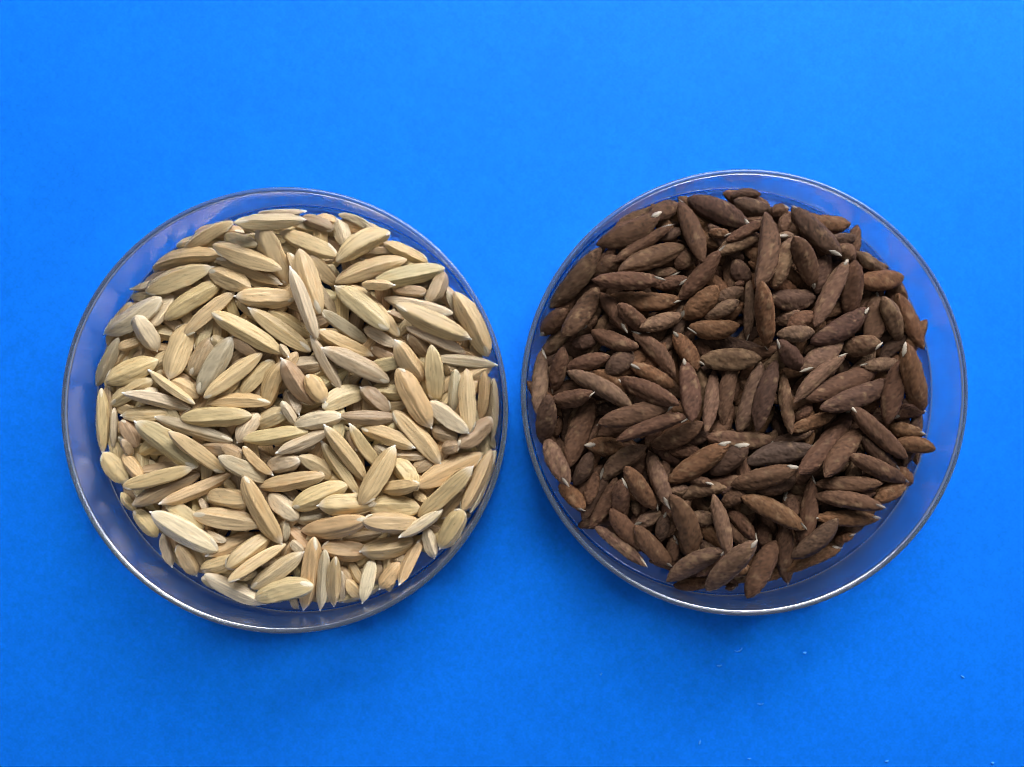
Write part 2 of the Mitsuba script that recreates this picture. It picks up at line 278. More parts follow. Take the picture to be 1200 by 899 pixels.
# one row per grain: A (x y z), B (x y z), width, thickness in 1/100 mm, tone, pale tips (1 = at A, 2 = at B, 3 = both), label
RICE = '''
-945 -1999 212 -1490 -1536 212 205 164 y 0|-
-2684 -781 212 -3291 -332 212 205 164 g 0|-
-3193 818 217 -3062 1567 217 218 174 o 0|-
-1237 223 215 -480 309 215 213 171 g 0|-
-2765 -357 213 -3169 229 213 208 167 o 0|-
-4576 -2704 217 -5054 -2200 217 217 174 t 0|-
-1792 -2235 208 -1465 -1532 208 193 155 d 0|-
-1786 792 226 -2407 1196 226 239 191 y 0|-
-4705 -2110 209 -5036 -1395 209 198 158 o 0|-
-4660 342 210 -3863 592 210 201 161 o 0|-
-3471 1783 209 -4196 2086 209 197 157 g 0|-
-4766 853 208 -4568 1544 208 192 155 g 0|-
-3753 -60 225 -3057 7 225 238 191 t 0|-
-4650 -793 218 -5328 -507 218 220 176 d 0|-
-4556 1160 287 -4604 1961 188 235 188 g 0|-
-2709 -2132 222 -1929 -2097 222 230 184 t 0|-
-3669 -2684 213 -3130 -2220 213 208 167 t 0|-
-1352 -1277 211 -1520 -562 211 204 163 t 0|-
-1772 -1327 181 -1040 -1166 287 216 173 o 0|-
-2361 -2089 235 -2780 -1413 207 221 177 g 0|-
-1601 -1221 218 -2212 -885 218 220 176 g 0|-
-4546 -2621 215 -4070 -1936 215 213 171 o 0|half-hidden outer orange-tan rice grain, slanting up right, at seven o'clock
-4913 -2307 214 -4335 -1931 214 211 168 t 0|-
-3913 -873 208 -3229 -480 208 191 155 d 0|-
-2169 1453 222 -2328 2121 222 230 184 o 0|-
-2620 -2937 222 -2168 -2255 222 230 184 g 0|-
-2636 -1546 232 -3300 -1289 207 219 175 y 0|-
-996 604 222 -1375 1287 222 231 185 d 0|-
-1748 -483 217 -2074 152 217 218 175 d 0|-
-3165 1064 354 -3058 1842 158 195 156 g 0|-
-1667 637 299 -2064 1347 228 209 167 y 0|-
-2869 1494 215 -2347 2008 215 213 170 y 0|-
-2976 -1558 316 -3155 -853 161 194 155 t 0|-
-2682 291 224 -2047 568 224 235 188 d 0|-
-3274 877 210 -3948 1268 210 199 159 t 0|-
-3279 -2690 217 -2682 -2282 217 217 173 o 0|-
-3095 -2697 209 -3925 -2688 282 232 186 t 0|-
-4586 -2020 246 -3916 -1581 204 228 182 d 0|-
-5576 142 208 -5297 835 208 192 155 y 0|-
-850 -1996 221 -607 -1338 221 228 182 g 0|-
-1862 188 210 -2561 215 210 199 159 o 0|-
-751 361 212 -694 1044 212 206 165 o 0|half-hidden edge orange-tan rice grain, standing upright, at half past two
-3440 -2323 226 -3343 -1641 226 240 192 y 0|-
-3944 -508 223 -3288 -241 223 233 186 g 0|-
-2066 1203 191 -2433 1825 332 216 173 d 0|half-hidden outer brownish tan rice grain, slanting up left, at one o'clock
-4503 -2264 387 -4587 -1526 160 230 184 y 0|half-hidden midway yellowish straw rice grain, standing upright, at half past seven
-3061 -14 256 -2971 802 198 228 182 d 0|-
-3405 -3026 208 -4107 -2667 348 227 181 g 0|half-hidden edge greenish straw rice grain, slanting up left, at half past six
-3825 1568 216 -4516 1707 216 216 173 y 0|-
-2025 -2817 210 -1635 -2134 210 200 160 t 0|-
-832 540 232 -983 1294 218 237 189 d 0|-
-2283 814 215 -2944 1079 215 213 170 t 0|-
-1898 -2804 230 -2313 -2141 271 210 168 t 0|-
-3285 -2570 309 -3008 -1868 176 228 182 o 0|half-hidden outer orange-tan rice grain, slanting up right, at six o'clock
-5364 517 212 -4754 913 212 205 164 y 0|-
-4296 -2362 212 -3499 -2175 212 206 165 o 0|-
-3375 526 190 -3860 1166 232 193 155 t 0|-
-3967 -281 209 -4265 354 209 197 158 d 0|-
-2996 798 208 -3675 880 244 199 159 o 0|-
-1104 -521 211 -1011 179 211 203 163 t 0|-
-1265 1798 219 -2064 1993 219 223 179 y 0|-
-829 -1366 216 -1073 -674 216 216 173 t 0|-
-2931 -1068 223 -3359 -455 223 233 186 g 0|-
-1892 294 212 -1243 581 212 205 164 d 0|-
-2542 -1721 268 -2937 -1126 268 203 163 d 0|-
-949 -301 249 -1076 504 277 194 155 g 0|-
-2816 -2246 219 -3059 -1558 219 221 177 y 0|-
-5650 -539 188 -4969 -376 287 234 187 o 0|-
-310 -633 221 -360 104 221 228 182 d 0|-
-1586 -263 208 -1352 401 208 194 155 t 0|-
-4230 -1369 218 -4210 -662 218 221 177 g 0|-
-3872 -942 211 -4371 -389 211 204 163 g 0|-
-4606 -1150 161 -5031 -509 339 195 156 g 0|-
-876 1136 260 -1478 1550 196 229 183 g 0|-
-2343 1295 339 -1686 1602 158 193 155 g 0|-
-3469 2008 218 -2790 2326 218 220 176 y 0|-
-3184 353 224 -3856 486 224 236 189 y 0|-
-1007 -598 185 -293 -215 270 211 168 d 0|-
-689 -2014 238 -1411 -1996 238 213 170 y 0|-
-5664 -268 189 -5544 464 254 212 169 g 0|-
-5096 1133 210 -4684 1798 210 199 159 y 0|-
-3214 -3138 208 -2747 -2511 208 192 155 t 0|-
-4993 -1509 218 -4478 -983 218 220 176 d 0|-
-3797 -1583 174 -2988 -1375 291 200 160 o 0|-
-1431 423 217 -841 859 294 194 155 o 0|-
-1293 -844 284 -2035 -597 174 195 156 t 0|-
-2324 -143 176 -2786 522 319 229 183 y 0|-
-5539 899 208 -5114 1530 208 190 155 o 0|-
-1815 -114 288 -2588 -91 193 193 155 d 0|-
-4593 401 196 -5415 527 225 196 157 o 0|half-hidden outer slender orange-tan rice grain, lying level, at ten o'clock
-3702 73 201 -4378 462 256 226 181 g 0|-
-1038 -1021 282 -1122 -337 209 211 169 o 0|-
-5136 -720 406 -4667 -91 151 199 159 o 0|-
-324 -956 178 -1144 -906 308 230 184 g 0|-
-2187 -839 262 -1528 -352 248 234 187 t 0|-
-2395 553 198 -1754 985 334 211 169 d 0|-
-2368 1179 177 -2727 1810 292 210 168 g 0|half-hidden outer greenish straw rice grain, slanting up left, at half past twelve
-1595 934 215 -1697 1708 215 211 169 o 0|-
-4460 389 209 -5005 841 258 222 178 o 0|-
-4032 -1558 177 -4736 -1119 279 206 165 d 0|-
-1018 -665 239 -692 103 209 196 157 o 0|-
-3633 1264 190 -3756 2054 288 233 186 g 0|-
-2331 -1418 222 -2541 -623 222 229 183 t 0|-
-3526 -1263 173 -2938 -843 300 206 165 g 0|-
-2003 -665 266 -2678 -391 176 196 157 y 0|-
-1636 721 260 -1632 1440 285 210 168 g 0|-
-760 -1767 254 -1332 -1354 192 214 171 d 0|-
-4719 -1233 276 -4275 -533 189 194 155 o 0|-
-1696 25 225 -2145 597 238 235 188 o 0|-
-1129 -2433 202 -1777 -2081 215 195 156 g 0|-
-4291 1051 168 -3529 1371 299 199 159 y 0|-
-4350 -422 197 -3598 -303 291 227 181 t 0|-
-4347 691 211 -4332 1416 211 202 162 g 0|-
-4402 -745 212 -4786 -146 236 193 155 t 0|-
-3434 -1470 228 -3619 -714 214 212 170 o 0|half-hidden inner orange-tan rice grain, standing upright, at half past six
-4068 -2348 259 -3705 -1661 191 213 170 y 0|-
-3814 -2152 343 -3854 -1419 160 206 165 g 0|-
-2528 -2737 267 -2392 -2013 280 215 172 t 0|-
-1502 1280 215 -1620 1976 277 192 155 g 0|-
-2817 1106 170 -2072 1353 410 213 170 g 0|-
-4941 -146 211 -5381 567 240 230 184 o 0|-
-3213 1589 233 -2538 1814 320 202 162 t 0|-
-5024 11 222 -4572 606 287 229 183 o 0|-
-4412 -493 267 -4824 174 226 226 181 t 0|-
-2881 205 484 -2472 804 162 228 182 g 0|-
-2422 -320 182 -3052 115 276 212 170 g 0|-
-3276 1266 290 -3232 1999 187 228 183 d 0|-
-966 -514 266 -1593 -152 190 194 155 g 0|-
-3098 -3097 204 -3541 -2568 363 237 190 d 0|-
-4468 -125 172 -4511 637 293 202 162 o 0|-
-3784 546 187 -4364 1023 239 192 155 o 0|-
-4602 -2676 156 -3886 -2636 417 216 173 o 0|-
-3120 1792 250 -3851 1938 328 220 176 y 0|-
-1810 -2087 223 -2398 -1651 223 232 186 t 0|-
-4416 -153 333 -5056 214 282 230 184 o 0|half-hidden midway orange-tan rice grain, slanting up left, at half past nine
-1614 -1960 256 -1330 -1212 269 222 178 d 0|-
-5317 426 272 -5471 1135 221 208 166 t 0|-
-4834 -1889 245 -4649 -1142 285 235 188 d 0|-
-1006 -2129 322 -1675 -1863 259 227 182 d 0|half-hidden edge brownish tan rice grain, slanting up left, at half past four
-2423 -2292 306 -3141 -2052 267 236 189 d 0|half-hidden midway brownish tan rice grain, slanting up left, at half past five
-2645 -2026 163 -2976 -1290 320 192 155 o 0|-
-4487 -2624 343 -3803 -2255 234 208 166 g 0|-
-1076 -163 302 -298 10 233 224 179 t 0|-
-1435 -1327 342 -616 -1222 240 240 192 y 0|-
-2993 -3089 220 -2202 -2974 220 225 180 t 0|-
-4305 1474 319 -4297 2229 172 223 178 t 0|-
-5573 -462 220 -5237 176 220 225 180 t 0|-
-2952 1612 278 -3481 2130 343 214 171 y 0|-
-2935 359 264 -3122 1139 292 197 158 o 0|-
-2099 -1572 184 -2572 -937 382 232 186 g 0|-
-1341 -1258 297 -2157 -1243 197 198 159 y 0|-
-3521 -1887 277 -4005 -1253 221 215 172 d 0|-
-3978 -85 205 -3305 377 262 194 155 o 0|-
-2560 1244 243 -3305 1398 377 223 178 y 0|-
-1560 -2628 294 -1957 -1900 251 235 188 o 0|-
-1644 -2811 398 -1401 -2127 217 202 162 t 0|-
-2434 -602 222 -3137 -270 222 231 185 o 0|-
-587 -1614 288 -911 -854 331 193 155 o 0|-
-4369 -1642 281 -3822 -1043 196 200 160 t 0|-
-2052 -1789 193 -2338 -1062 402 206 165 o 0|-
-1710 618 285 -1195 1211 272 209 167 t 0|-
-1465 -1201 264 -889 -822 361 235 188 o 0|-
-1827 -743 390 -1405 -26 198 215 172 t 0|-
-2849 -1046 182 -2463 -463 281 220 176 y 0|-
-3630 286 296 -3184 941 255 194 155 t 0|-
-3545 -2643 389 -2854 -2463 250 227 182 t 0|-
-4607 -885 272 -4094 -339 272 232 185 y 0|-
-3319 -2648 444 -3930 -2318 232 214 171 d 0|-
-2732 -327 266 -2146 184 280 231 185 t 0|half-hidden inner straw-coloured rice grain, slanting up right, at two o'clock
-1948 -1888 197 -1670 -1153 321 230 184 t 0|-
-5407 963 217 -4735 1288 230 193 155 g 0|-
-5287 -517 369 -5861 -139 172 233 187 t 0|half-hidden outer plump straw-coloured rice grain, slanting up left, at nine o'clock
-2379 1176 309 -3041 1356 381 203 162 g 0|-
-5410 -1151 220 -5843 -433 220 224 179 y 0|-
-3626 -2718 428 -4325 -2657 428 236 188 t 0|half-hidden outer plump straw-coloured rice grain, lying level, at half past six
-1060 497 287 -1744 776 339 234 187 d 0|-
-2356 238 294 -1886 771 294 237 189 o 0|half-hidden midway plump orange-tan rice grain, slanting up right, at half past one
-3229 -1349 297 -4033 -1280 241 222 178 y 0|-
-2489 963 250 -3267 1182 364 235 188 o 0|half-hidden midway orange-tan rice grain, lying level, at twelve o'clock
-418 -31 267 -572 701 202 221 177 g 0|half-hidden edge greenish straw rice grain, standing upright, at half past two
-4595 -453 332 -4022 137 231 199 159 o 0|right half-hidden midway orange-tan rice grain, slanting up right, at nine o'clock
-3517 -644 261 -3080 -38 222 214 171 g 0|-
-598 909 196 -1101 1442 352 226 181 o 0|half-hidden edge orange-tan rice grain, slanting up left, at two o'clock
-2074 133 357 -1324 356 191 217 173 d 0|-
-2599 -2756 275 -1770 -2749 275 234 187 t 0|-
-3136 -2782 237 -2429 -2488 317 217 174 g 0|-
-2439 -914 219 -1679 -590 410 198 159 g 0|-
-2068 -1636 276 -2781 -1519 313 198 159 y 0|-
-4349 1828 300 -3826 2282 215 221 177 y 0|-
-3384 1106 418 -3990 1651 215 234 187 g 0|-
-4260 608 256 -4951 979 229 239 191 y 0|-
-3169 -2318 293 -3867 -2208 243 202 162 g 0|-
-1589 1795 281 -2300 1900 256 224 179 o 0|-
-4639 673 323 -5194 1183 257 234 187 d 0|half-hidden outer brownish tan rice grain, slanting up left, at half past ten
-5185 -490 284 -4799 225 369 202 162 d 0|half-hidden midway brownish tan rice grain, slanting up right, at half past nine
-3258 -2003 282 -3969 -1967 370 233 187 y 0|-
-5186 1609 183 -4513 1851 296 228 183 y 0|-
-986 -66 331 -1406 513 268 234 187 y 0|-
-3010 -736 300 -3672 -519 300 231 185 o 0|-
-2872 -1805 260 -3565 -1789 296 206 165 t 0|-
-3780 -350 285 -3951 351 272 211 169 g 0|-
-5141 -1142 155 -5352 -473 343 193 155 y 0|-
-2145 -2009 263 -2008 -1209 334 192 155 t 0|-
-2731 -1415 275 -2593 -591 423 228 183 t 0|-
-4067 -1967 253 -3895 -1223 293 216 173 d 0|-
-4110 1332 239 -3709 2057 371 235 188 d 0|-
-1656 -975 332 -982 -500 289 239 191 y 0|-
-2465 2201 173 -3186 2261 340 233 186 g 0|right half-hidden edge greenish straw rice grain, lying level, at twelve o'clock
-1963 -985 297 -2678 -552 429 213 170 g 0|-
-2564 -3102 278 -1867 -2869 278 234 188 g 0|half-hidden edge greenish straw rice grain, slanting up right, at half past five
-5010 -2169 208 -5523 -1705 208 194 156 d 0|-
-3100 1209 333 -3840 1518 460 215 172 y 0|half-hidden midway yellowish straw rice grain, slanting up left, at half past eleven
-2354 -2292 283 -1689 -2147 330 195 156 g 0|-
-4338 1129 209 -3827 1647 390 211 169 o 0|-
-4281 -1170 276 -3535 -1005 236 231 184 t 0|-
-5349 -1870 230 -5628 -1121 216 231 185 d 0|half-hidden edge brownish tan rice grain, standing upright, at eight o'clock
-5157 -1486 221 -4853 -876 221 227 181 t 0|-
-4978 -1555 265 -5601 -1120 226 223 179 t 0|-
-4064 1055 321 -4576 1520 297 239 191 t 0|-
-4102 -1745 263 -4778 -1430 315 198 158 g 0|-
-3475 -131 247 -2810 342 481 220 176 d 0|-
-3368 -1161 298 -4073 -800 298 196 157 d 0|half-hidden inner brownish tan rice grain, slanting up left, at seven o'clock
-467 -968 240 -793 -352 276 215 172 d 0|-
-3386 1916 442 -2586 1961 150 228 182 g 0|half-hidden outer greenish straw rice grain, lying level, at twelve o'clock
-5101 -1929 167 -5479 -1230 336 217 173 y 0|half-hidden outer yellowish straw rice grain, slanting up left, at eight o'clock
-2084 1773 319 -2785 2122 209 201 161 d 0|half-hidden edge brownish tan rice grain, slanting up left, at half past twelve
-3916 -1759 359 -3797 -941 301 215 172 d 0|right half-hidden midway brownish tan rice grain, standing upright, at seven o'clock
-2180 638 235 -2909 750 365 207 166 t 0|-
-3572 1742 511 -3079 2379 296 224 179 g 0|-
-3999 -1031 364 -3648 -318 266 226 180 d 0|-
-4252 380 294 -3574 779 211 236 189 d 0|-
-5261 -1497 379 -5422 -749 188 237 190 g 0|half-hidden outer greenish straw rice grain, standing upright, at half past eight
-4366 -2672 330 -4756 -2009 397 227 182 t 0|half-hidden outer straw-coloured rice grain, slanting up left, at seven o'clock
-5884 343 175 -5411 1031 293 209 167 y 0|-
-2071 -2061 253 -2627 -1524 361 219 175 d 0|-
-474 -1415 153 -675 -741 355 194 155 y 0|half-hidden edge yellowish straw rice grain, standing upright, at half past three
-1730 1052 339 -1070 1552 266 210 168 d 0|-
-3058 -1408 275 -2686 -781 429 220 176 o 0|half-hidden inner orange-tan rice grain, slanting up right, at half past four
-1889 389 227 -1693 1073 445 236 189 g 0|-
-2512 -800 510 -2608 -33 288 237 190 d 0|-
-2950 -2240 374 -2247 -1850 318 219 175 g 0|-
-3337 -410 261 -2586 -151 359 221 177 y 0|half-hidden centremost yellowish straw rice grain, slanting up right, at half past two
-2159 -1971 275 -1518 -1511 303 203 163 o 0|-
-426 300 289 -1041 592 218 192 155 o 0|half-hidden edge orange-tan rice grain, slanting up left, at half past two
-4491 -570 381 -3891 -209 270 220 176 d 0|-
-4500 425 380 -4283 1116 253 237 190 g 0|half-hidden midway plump greenish straw rice grain, standing upright, at half past ten
-3692 307 294 -3714 997 294 209 167 g 0|-
-3452 -2110 365 -3465 -1282 293 190 155 d 0|-
-1285 -751 378 -831 -66 306 226 181 y 0|half-hidden outer yellowish straw rice grain, slanting up right, at three o'clock
-1258 -214 315 -2073 -92 287 215 172 t 0|-
-3968 670 216 -4096 1349 427 239 191 y 0|half-hidden midway plump yellowish straw rice grain, standing upright, at eleven o'clock
-2258 -505 218 -1470 -253 394 210 168 t 0|half-hidden midway straw-coloured rice grain, lying level, at three o'clock
-4768 -1792 299 -5215 -1089 270 194 155 g 0|-
-2027 -1181 234 -1654 -522 480 238 190 y 0|half-hidden midway plump yellowish straw rice grain, slanting up right, at half past three
-1732 -1402 309 -1385 -780 372 193 155 g 0|-
-2078 2162 177 -2769 2226 274 196 157 g 0|-
-3224 41 392 -3366 728 293 225 180 o 0|half-hidden inner plump orange-tan rice grain, standing upright, at twelve o'clock
-2772 1628 339 -2751 2401 298 206 165 o 0|half-hidden edge orange-tan rice grain, standing upright, at half past twelve
-1845 2174 170 -2540 2321 296 204 163 o 0|half-hidden edge orange-tan rice grain, lying level, at half past twelve
-5393 -424 324 -5012 256 270 210 168 y 0|half-hidden outer yellowish straw rice grain, slanting up right, at half past nine
-1139 -316 242 -1339 348 441 233 186 y 0|half-hidden outer plump yellowish straw rice grain, standing upright, at half past two
-3680 -1977 437 -4342 -1728 248 210 168 o 0|-
-2366 -158 350 -2537 593 283 218 175 g 0|half-hidden inner greenish straw rice grain, standing upright, at two o'clock
-5443 -1317 439 -4756 -1187 252 229 183 d 0|half-hidden outer brownish tan rice grain, lying level, at eight o'clock
-3023 -647 408 -3728 -247 265 237 190 g 0|half-hidden centremost greenish straw rice grain, slanting up left, at eight o'clock
-2781 -1945 264 -3017 -1160 379 207 166 o 0|-
-973 -1689 240 -1516 -1201 463 237 190 o 0|-
-2491 884 331 -2890 1532 479 220 176 d 0|half-hidden midway brownish tan rice grain, slanting up left, at half past twelve
-4444 -868 325 -4817 -230 273 205 164 o 0|-
-4223 1711 336 -3569 2061 466 237 190 g 0|-
-5181 1336 242 -4466 1347 330 223 178 t 0|half-hidden outer plump straw-coloured rice grain, lying level, at half past ten
-4237 1288 358 -4542 1962 306 215 172 d 0|-
-3888 -2802 514 -3418 -2170 318 202 161 d 0|-
-2188 209 396 -1418 302 328 206 165 d 0|-
-2494 -958 600 -2506 -160 445 236 189 g 0|half-hidden inner greenish straw rice grain, standing upright, at half past three
-1671 -1962 371 -1721 -1140 342 232 186 t 0|right half-hidden midway straw-coloured rice grain, standing upright, at four o'clock
-4153 281 297 -3594 706 371 222 178 d 0|half-hidden inner brownish tan rice grain, slanting up right, at half past ten
-1697 638 393 -1217 1209 328 235 188 g 0|half-hidden outer greenish straw rice grain, slanting up right, at two o'clock
-1943 -2620 289 -2565 -2312 338 206 165 o 0|-
-4760 679 290 -5483 813 290 202 162 g 0|half-hidden outer greenish straw rice grain, lying level, at ten o'clock
-4955 -998 256 -5669 -789 321 202 162 g 0|half-hidden outer greenish straw rice grain, lying level, at half past eight
-749 -909 266 -1212 -262 494 213 171 y 0|-
-1363 1080 415 -1674 1791 264 216 173 g 0|-
-1158 -1279 393 -820 -604 393 197 158 o 0|half-hidden outer orange-tan rice grain, slanting up right, at half past three
-3528 -1657 355 -3777 -911 342 230 184 d 0|-
-2926 -1153 457 -3489 -760 151 215 172 t 0|-
-3632 -1244 397 -3835 -477 369 202 162 y 0|half-hidden inner yellowish straw rice grain, standing upright, at half past seven
-4371 675 402 -4871 1179 198 208 166 t 0|half-hidden midway straw-coloured rice grain, slanting up left, at half past ten
-4063 -282 423 -3380 186 217 213 170 g 0|-
-2149 -1207 386 -2971 -1123 400 199 159 y 0|-
-3942 2207 210 -3222 2207 458 220 176 g 0|half-hidden edge plump greenish straw rice grain, lying level, at twelve o'clock
-2274 -673 278 -2274 47 328 220 176 d 0|half-hidden inner brownish tan rice grain, standing upright, at three o'clock
-1602 -805 320 -1242 -182 283 220 176 g 0|-
-4821 -2425 264 -5007 -1730 201 220 176 o 0|half-hidden outer orange-tan rice grain, standing upright, at half past seven
-3126 1501 279 -3822 1688 445 220 176 g 0|-
-3102 -2845 266 -2382 -2845 279 220 176 g 0|-
-2178 -1463 321 -2874 -1276 397 220 176 t 0|-
-1062 1475 284 -1686 1835 309 220 176 y 0|-
-1854 959 312 -1854 1679 249 220 176 o 0|left half-hidden outer orange-tan rice grain, standing upright, at half past one
-2919 -1864 322 -3429 -1355 297 220 176 d 0|half-hidden midway brownish tan rice grain, slanting up left, at six o'clock
-1674 1561 285 -2370 1748 311 220 176 t 0|half-hidden outer straw-coloured rice grain, lying level, at one o'clock
-510 -1547 330 -1206 -1360 343 220 176 d 0|-
-4410 -1465 294 -4410 -745 294 220 176 g 0|half-hidden midway greenish straw rice grain, standing upright, at eight o'clock
-3078 -37 430 -2454 323 430 220 176 t 0|half-hidden inner straw-coloured rice grain, slanting up right, at half past one
-246 -949 190 -606 -326 291 220 176 g 0|half-hidden edge greenish straw rice grain, slanting up left, at three o'clock
-5499 -169 253 -5313 526 278 220 176 d 0|half-hidden outer brownish tan rice grain, standing upright, at half past nine
-1506 -2339 281 -810 -2152 331 220 176 y 0|-
-3222 769 330 -2526 956 355 220 176 d 0|half-hidden midway brownish tan rice grain, lying level, at half past twelve
-5778 -193 235 -5778 527 210 220 176 y 0|-
-5577 -1405 254 -5763 -710 267 220 176 g 0|half-hidden edge greenish straw rice grain, standing upright, at half past eight
-4170 997 327 -4866 1184 277 220 176 d 0|-
-390 -1453 220 -390 -733 245 220 176 g 0|half-hidden edge greenish straw rice grain, standing upright, at half past three
-5130 -767 371 -5826 -580 244 220 176 o 0|-
-2145 -1369 404 -2331 -674 416 220 176 t 0|-
-2490 2039 301 -1770 2039 251 220 176 y 0|-
-2931 392 285 -3441 901 348 220 176 d 0|-
-2094 -637 319 -2094 83 307 220 176 t 0|half-hidden inner straw-coloured rice grain, standing upright, at half past two
-366 467 221 -726 1090 258 220 176 y 0|-
-4170 -865 256 -3810 -242 357 220 176 o 0|half-hidden inner orange-tan rice grain, slanting up right, at half past eight
-4254 -2591 454 -3558 -2404 479 220 176 d 0|-
-2901 -2656 316 -2391 -2147 366 220 176 d 0|-
-1765 -2987 361 -1765 -2267 324 220 176 t 0|half-hidden edge straw-coloured rice grain, standing upright, at five o'clock
-1089 -172 361 -579 337 246 220 176 t 0|half-hidden outer straw-coloured rice grain, slanting up right, at half past two
-5358 -997 346 -4734 -637 334 220 176 y 0|half-hidden outer yellowish straw rice grain, slanting up right, at half past eight
-3966 -23 324 -4662 164 261 220 176 y 0|-
-4194 311 314 -4194 1031 314 220 176 o 0|half-hidden midway orange-tan rice grain, standing upright, at half past ten
-4110 143 337 -3486 503 337 220 176 d 0|half-hidden inner brownish tan rice grain, slanting up right, at eleven o'clock
-1494 491 391 -1134 1114 366 220 176 d 0|-
-3498 779 378 -3138 1402 416 220 176 o 0|half-hidden midway orange-tan rice grain, slanting up right, at twelve o'clock
-5814 -733 262 -5814 -13 262 220 176 d 0|half-hidden edge brownish tan rice grain, standing upright, at nine o'clock
-4825 1996 299 -4105 1996 324 220 176 y 0|half-hidden edge yellowish straw rice grain, lying level, at eleven o'clock
-3726 -2951 421 -4422 -2764 471 220 176 g 0|half-hidden edge greenish straw rice grain, lying level, at half past six
-3702 2351 449 -2982 2351 386 220 176 y 0|-
-3465 -2212 308 -2955 -1703 358 220 176 t 0|-
-3186 493 344 -2490 680 382 220 176 y 0|half-hidden inner yellowish straw rice grain, lying level, at one o'clock
-2430 695 364 -2430 1415 364 220 176 y 0|half-hidden midway yellowish straw rice grain, standing upright, at one o'clock
-2217 -2632 353 -1707 -2123 353 220 176 y 0|half-hidden outer yellowish straw rice grain, slanting up right, at five o'clock
-594 -1907 294 -1290 -1720 256 220 176 d 0|-
-579 -1813 413 -393 -1118 247 220 176 y 0|-
-5409 656 345 -4899 1165 345 220 176 y 0|-
-5358 1331 235 -4734 1691 286 220 176 d 0|half-hidden edge brownish tan rice grain, slanting up right, at half past ten
-5334 131 301 -4710 491 301 220 176 g 0|half-hidden outer greenish straw rice grain, slanting up right, at half past nine
-2739 -2548 357 -3249 -2039 344 220 176 o 0|half-hidden midway orange-tan rice grain, slanting up left, at six o'clock
-3165 -1048 395 -2655 -539 382 220 176 y 0|-
-2331 515 383 -2145 1210 269 220 176 d 0|half-hidden midway brownish tan rice grain, standing upright, at half past one
-1881 -172 334 -1371 337 372 220 176 d 0|half-hidden midway brownish tan rice grain, slanting up right, at half past two
-5818 548 307 -5458 1171 307 220 176 o 0|lower half-hidden edge orange-tan rice grain, slanting up right, at ten o'clock
-5778 179 255 -5418 802 292 220 176 t 0|half-hidden outer straw-coloured rice grain, slanting up right, at half past nine
-4734 -1727 333 -5430 -1540 308 220 176 g 0|half-hidden outer greenish straw rice grain, lying level, at eight o'clock
-4638 -853 368 -4998 -230 342 220 176 g 0|half-hidden midway greenish straw rice grain, slanting up left, at nine o'clock
-2958 -157 464 -2334 203 439 220 176 g 0|half-hidden inner greenish straw rice grain, slanting up right, at two o'clock
-1626 -2221 365 -1986 -1598 365 220 176 t 0|-
-2022 -1165 354 -1398 -805 392 220 176 o 0|-
-1350 383 382 -1974 743 395 220 176 o 0|-
-4383 -16 324 -4893 493 337 220 176 g 0|half-hidden midway greenish straw rice grain, slanting up left, at half past nine
-4026 59 345 -4650 419 332 220 176 y 0|-
-3969 -1297 369 -4155 -602 369 220 176 d 0|half-hidden inner brownish tan rice grain, standing upright, at half past eight
-4038 491 348 -3678 1114 310 220 176 y 0|lower half-hidden midway yellowish straw rice grain, slanting up right, at eleven o'clock
-3051 1139 470 -2865 1834 470 220 176 g 0|-
-858 -553 284 -498 70 347 220 176 o 0|half-hidden edge orange-tan rice grain, slanting up right, at three o'clock
-906 -73 363 -282 287 312 220 176 y 0|half-hidden edge yellowish straw rice grain, slanting up right, at half past two
-4386 -2485 374 -4386 -1765 361 220 176 o 0|-
-4554 2171 325 -3834 2171 300 220 176 o 0|half-hidden edge orange-tan rice grain, lying level, at half past eleven
-3822 -493 324 -3462 130 375 220 176 d 0|half-hidden centremost brownish tan rice grain, slanting up right, at half past nine
-1653 -2056 344 -1143 -1547 331 220 176 t 0|-
-5502 1247 238 -4782 1247 339 220 176 g 0|half-hidden edge plump greenish straw rice grain, lying level, at half past ten
-4401 -448 374 -3891 61 386 220 176 t 0|half-hidden inner straw-coloured rice grain, slanting up right, at half past nine
-3882 2051 491 -3162 2051 491 220 176 g 0|left half-hidden edge greenish straw rice grain, lying level, at twelve o'clock
-3030 -1525 317 -3390 -902 368 220 176 t 0|-
-1314 407 320 -594 407 295 220 176 d 0|-
-5461 1353 340 -4645 1482 355 151 155 p 1|edge slender pale cream rice grain, pale left tip, lying level, at half past ten
-2816 2375 375 -2491 2311 280 177 155 o 0|half-hidden edge short orange-tan rice grain, lying level, at half past twelve
-2484 2447 354 -1915 2153 298 151 155 k 0|edge slender greyish tan rice grain, slanting up left, at half past twelve
-2117 1884 373 -1570 1912 354 151 155 d 0|edge short brownish tan rice grain, lying level, at one o'clock
-1785 1024 529 -1525 901 413 125 155 d 0|outer short brownish tan rice grain, slanting up left, at half past one
-1716 1367 464 -1196 1289 464 200 160 d 0|edge short brownish tan rice grain, lying level, at half past one
-5641 501 396 -5296 647 337 176 155 t 0|outer short straw-coloured rice grain, slanting up right, at ten o'clock
-4274 657 413 -4568 109 479 251 200 d 0|midway plump brownish tan rice grain, slanting up right, at ten o'clock
-4272 666 479 -4071 489 360 176 155 g 0|half-hidden midway short greenish straw rice grain, slanting up left, at half past ten
-5693 -343 352 -5706 -919 352 113 155 k 0|outer short greyish tan rice grain, standing upright, at nine o'clock
-5565 -518 431 -5346 -909 423 226 181 d 0|upper outer short brownish tan rice grain, slanting up left, at half past eight
-5126 -571 413 -4701 -831 439 176 155 d 0|half-hidden midway short brownish tan rice grain, slanting up left, at half past eight
-5529 -786 528 -5434 -1028 390 150 155 d 0|lower outer short brownish tan rice grain, slanting up left, at half past eight
-4429 -894 401 -3793 -989 550 225 180 d 0|half-hidden inner plump brownish tan rice grain, lying level, at eight o'clock
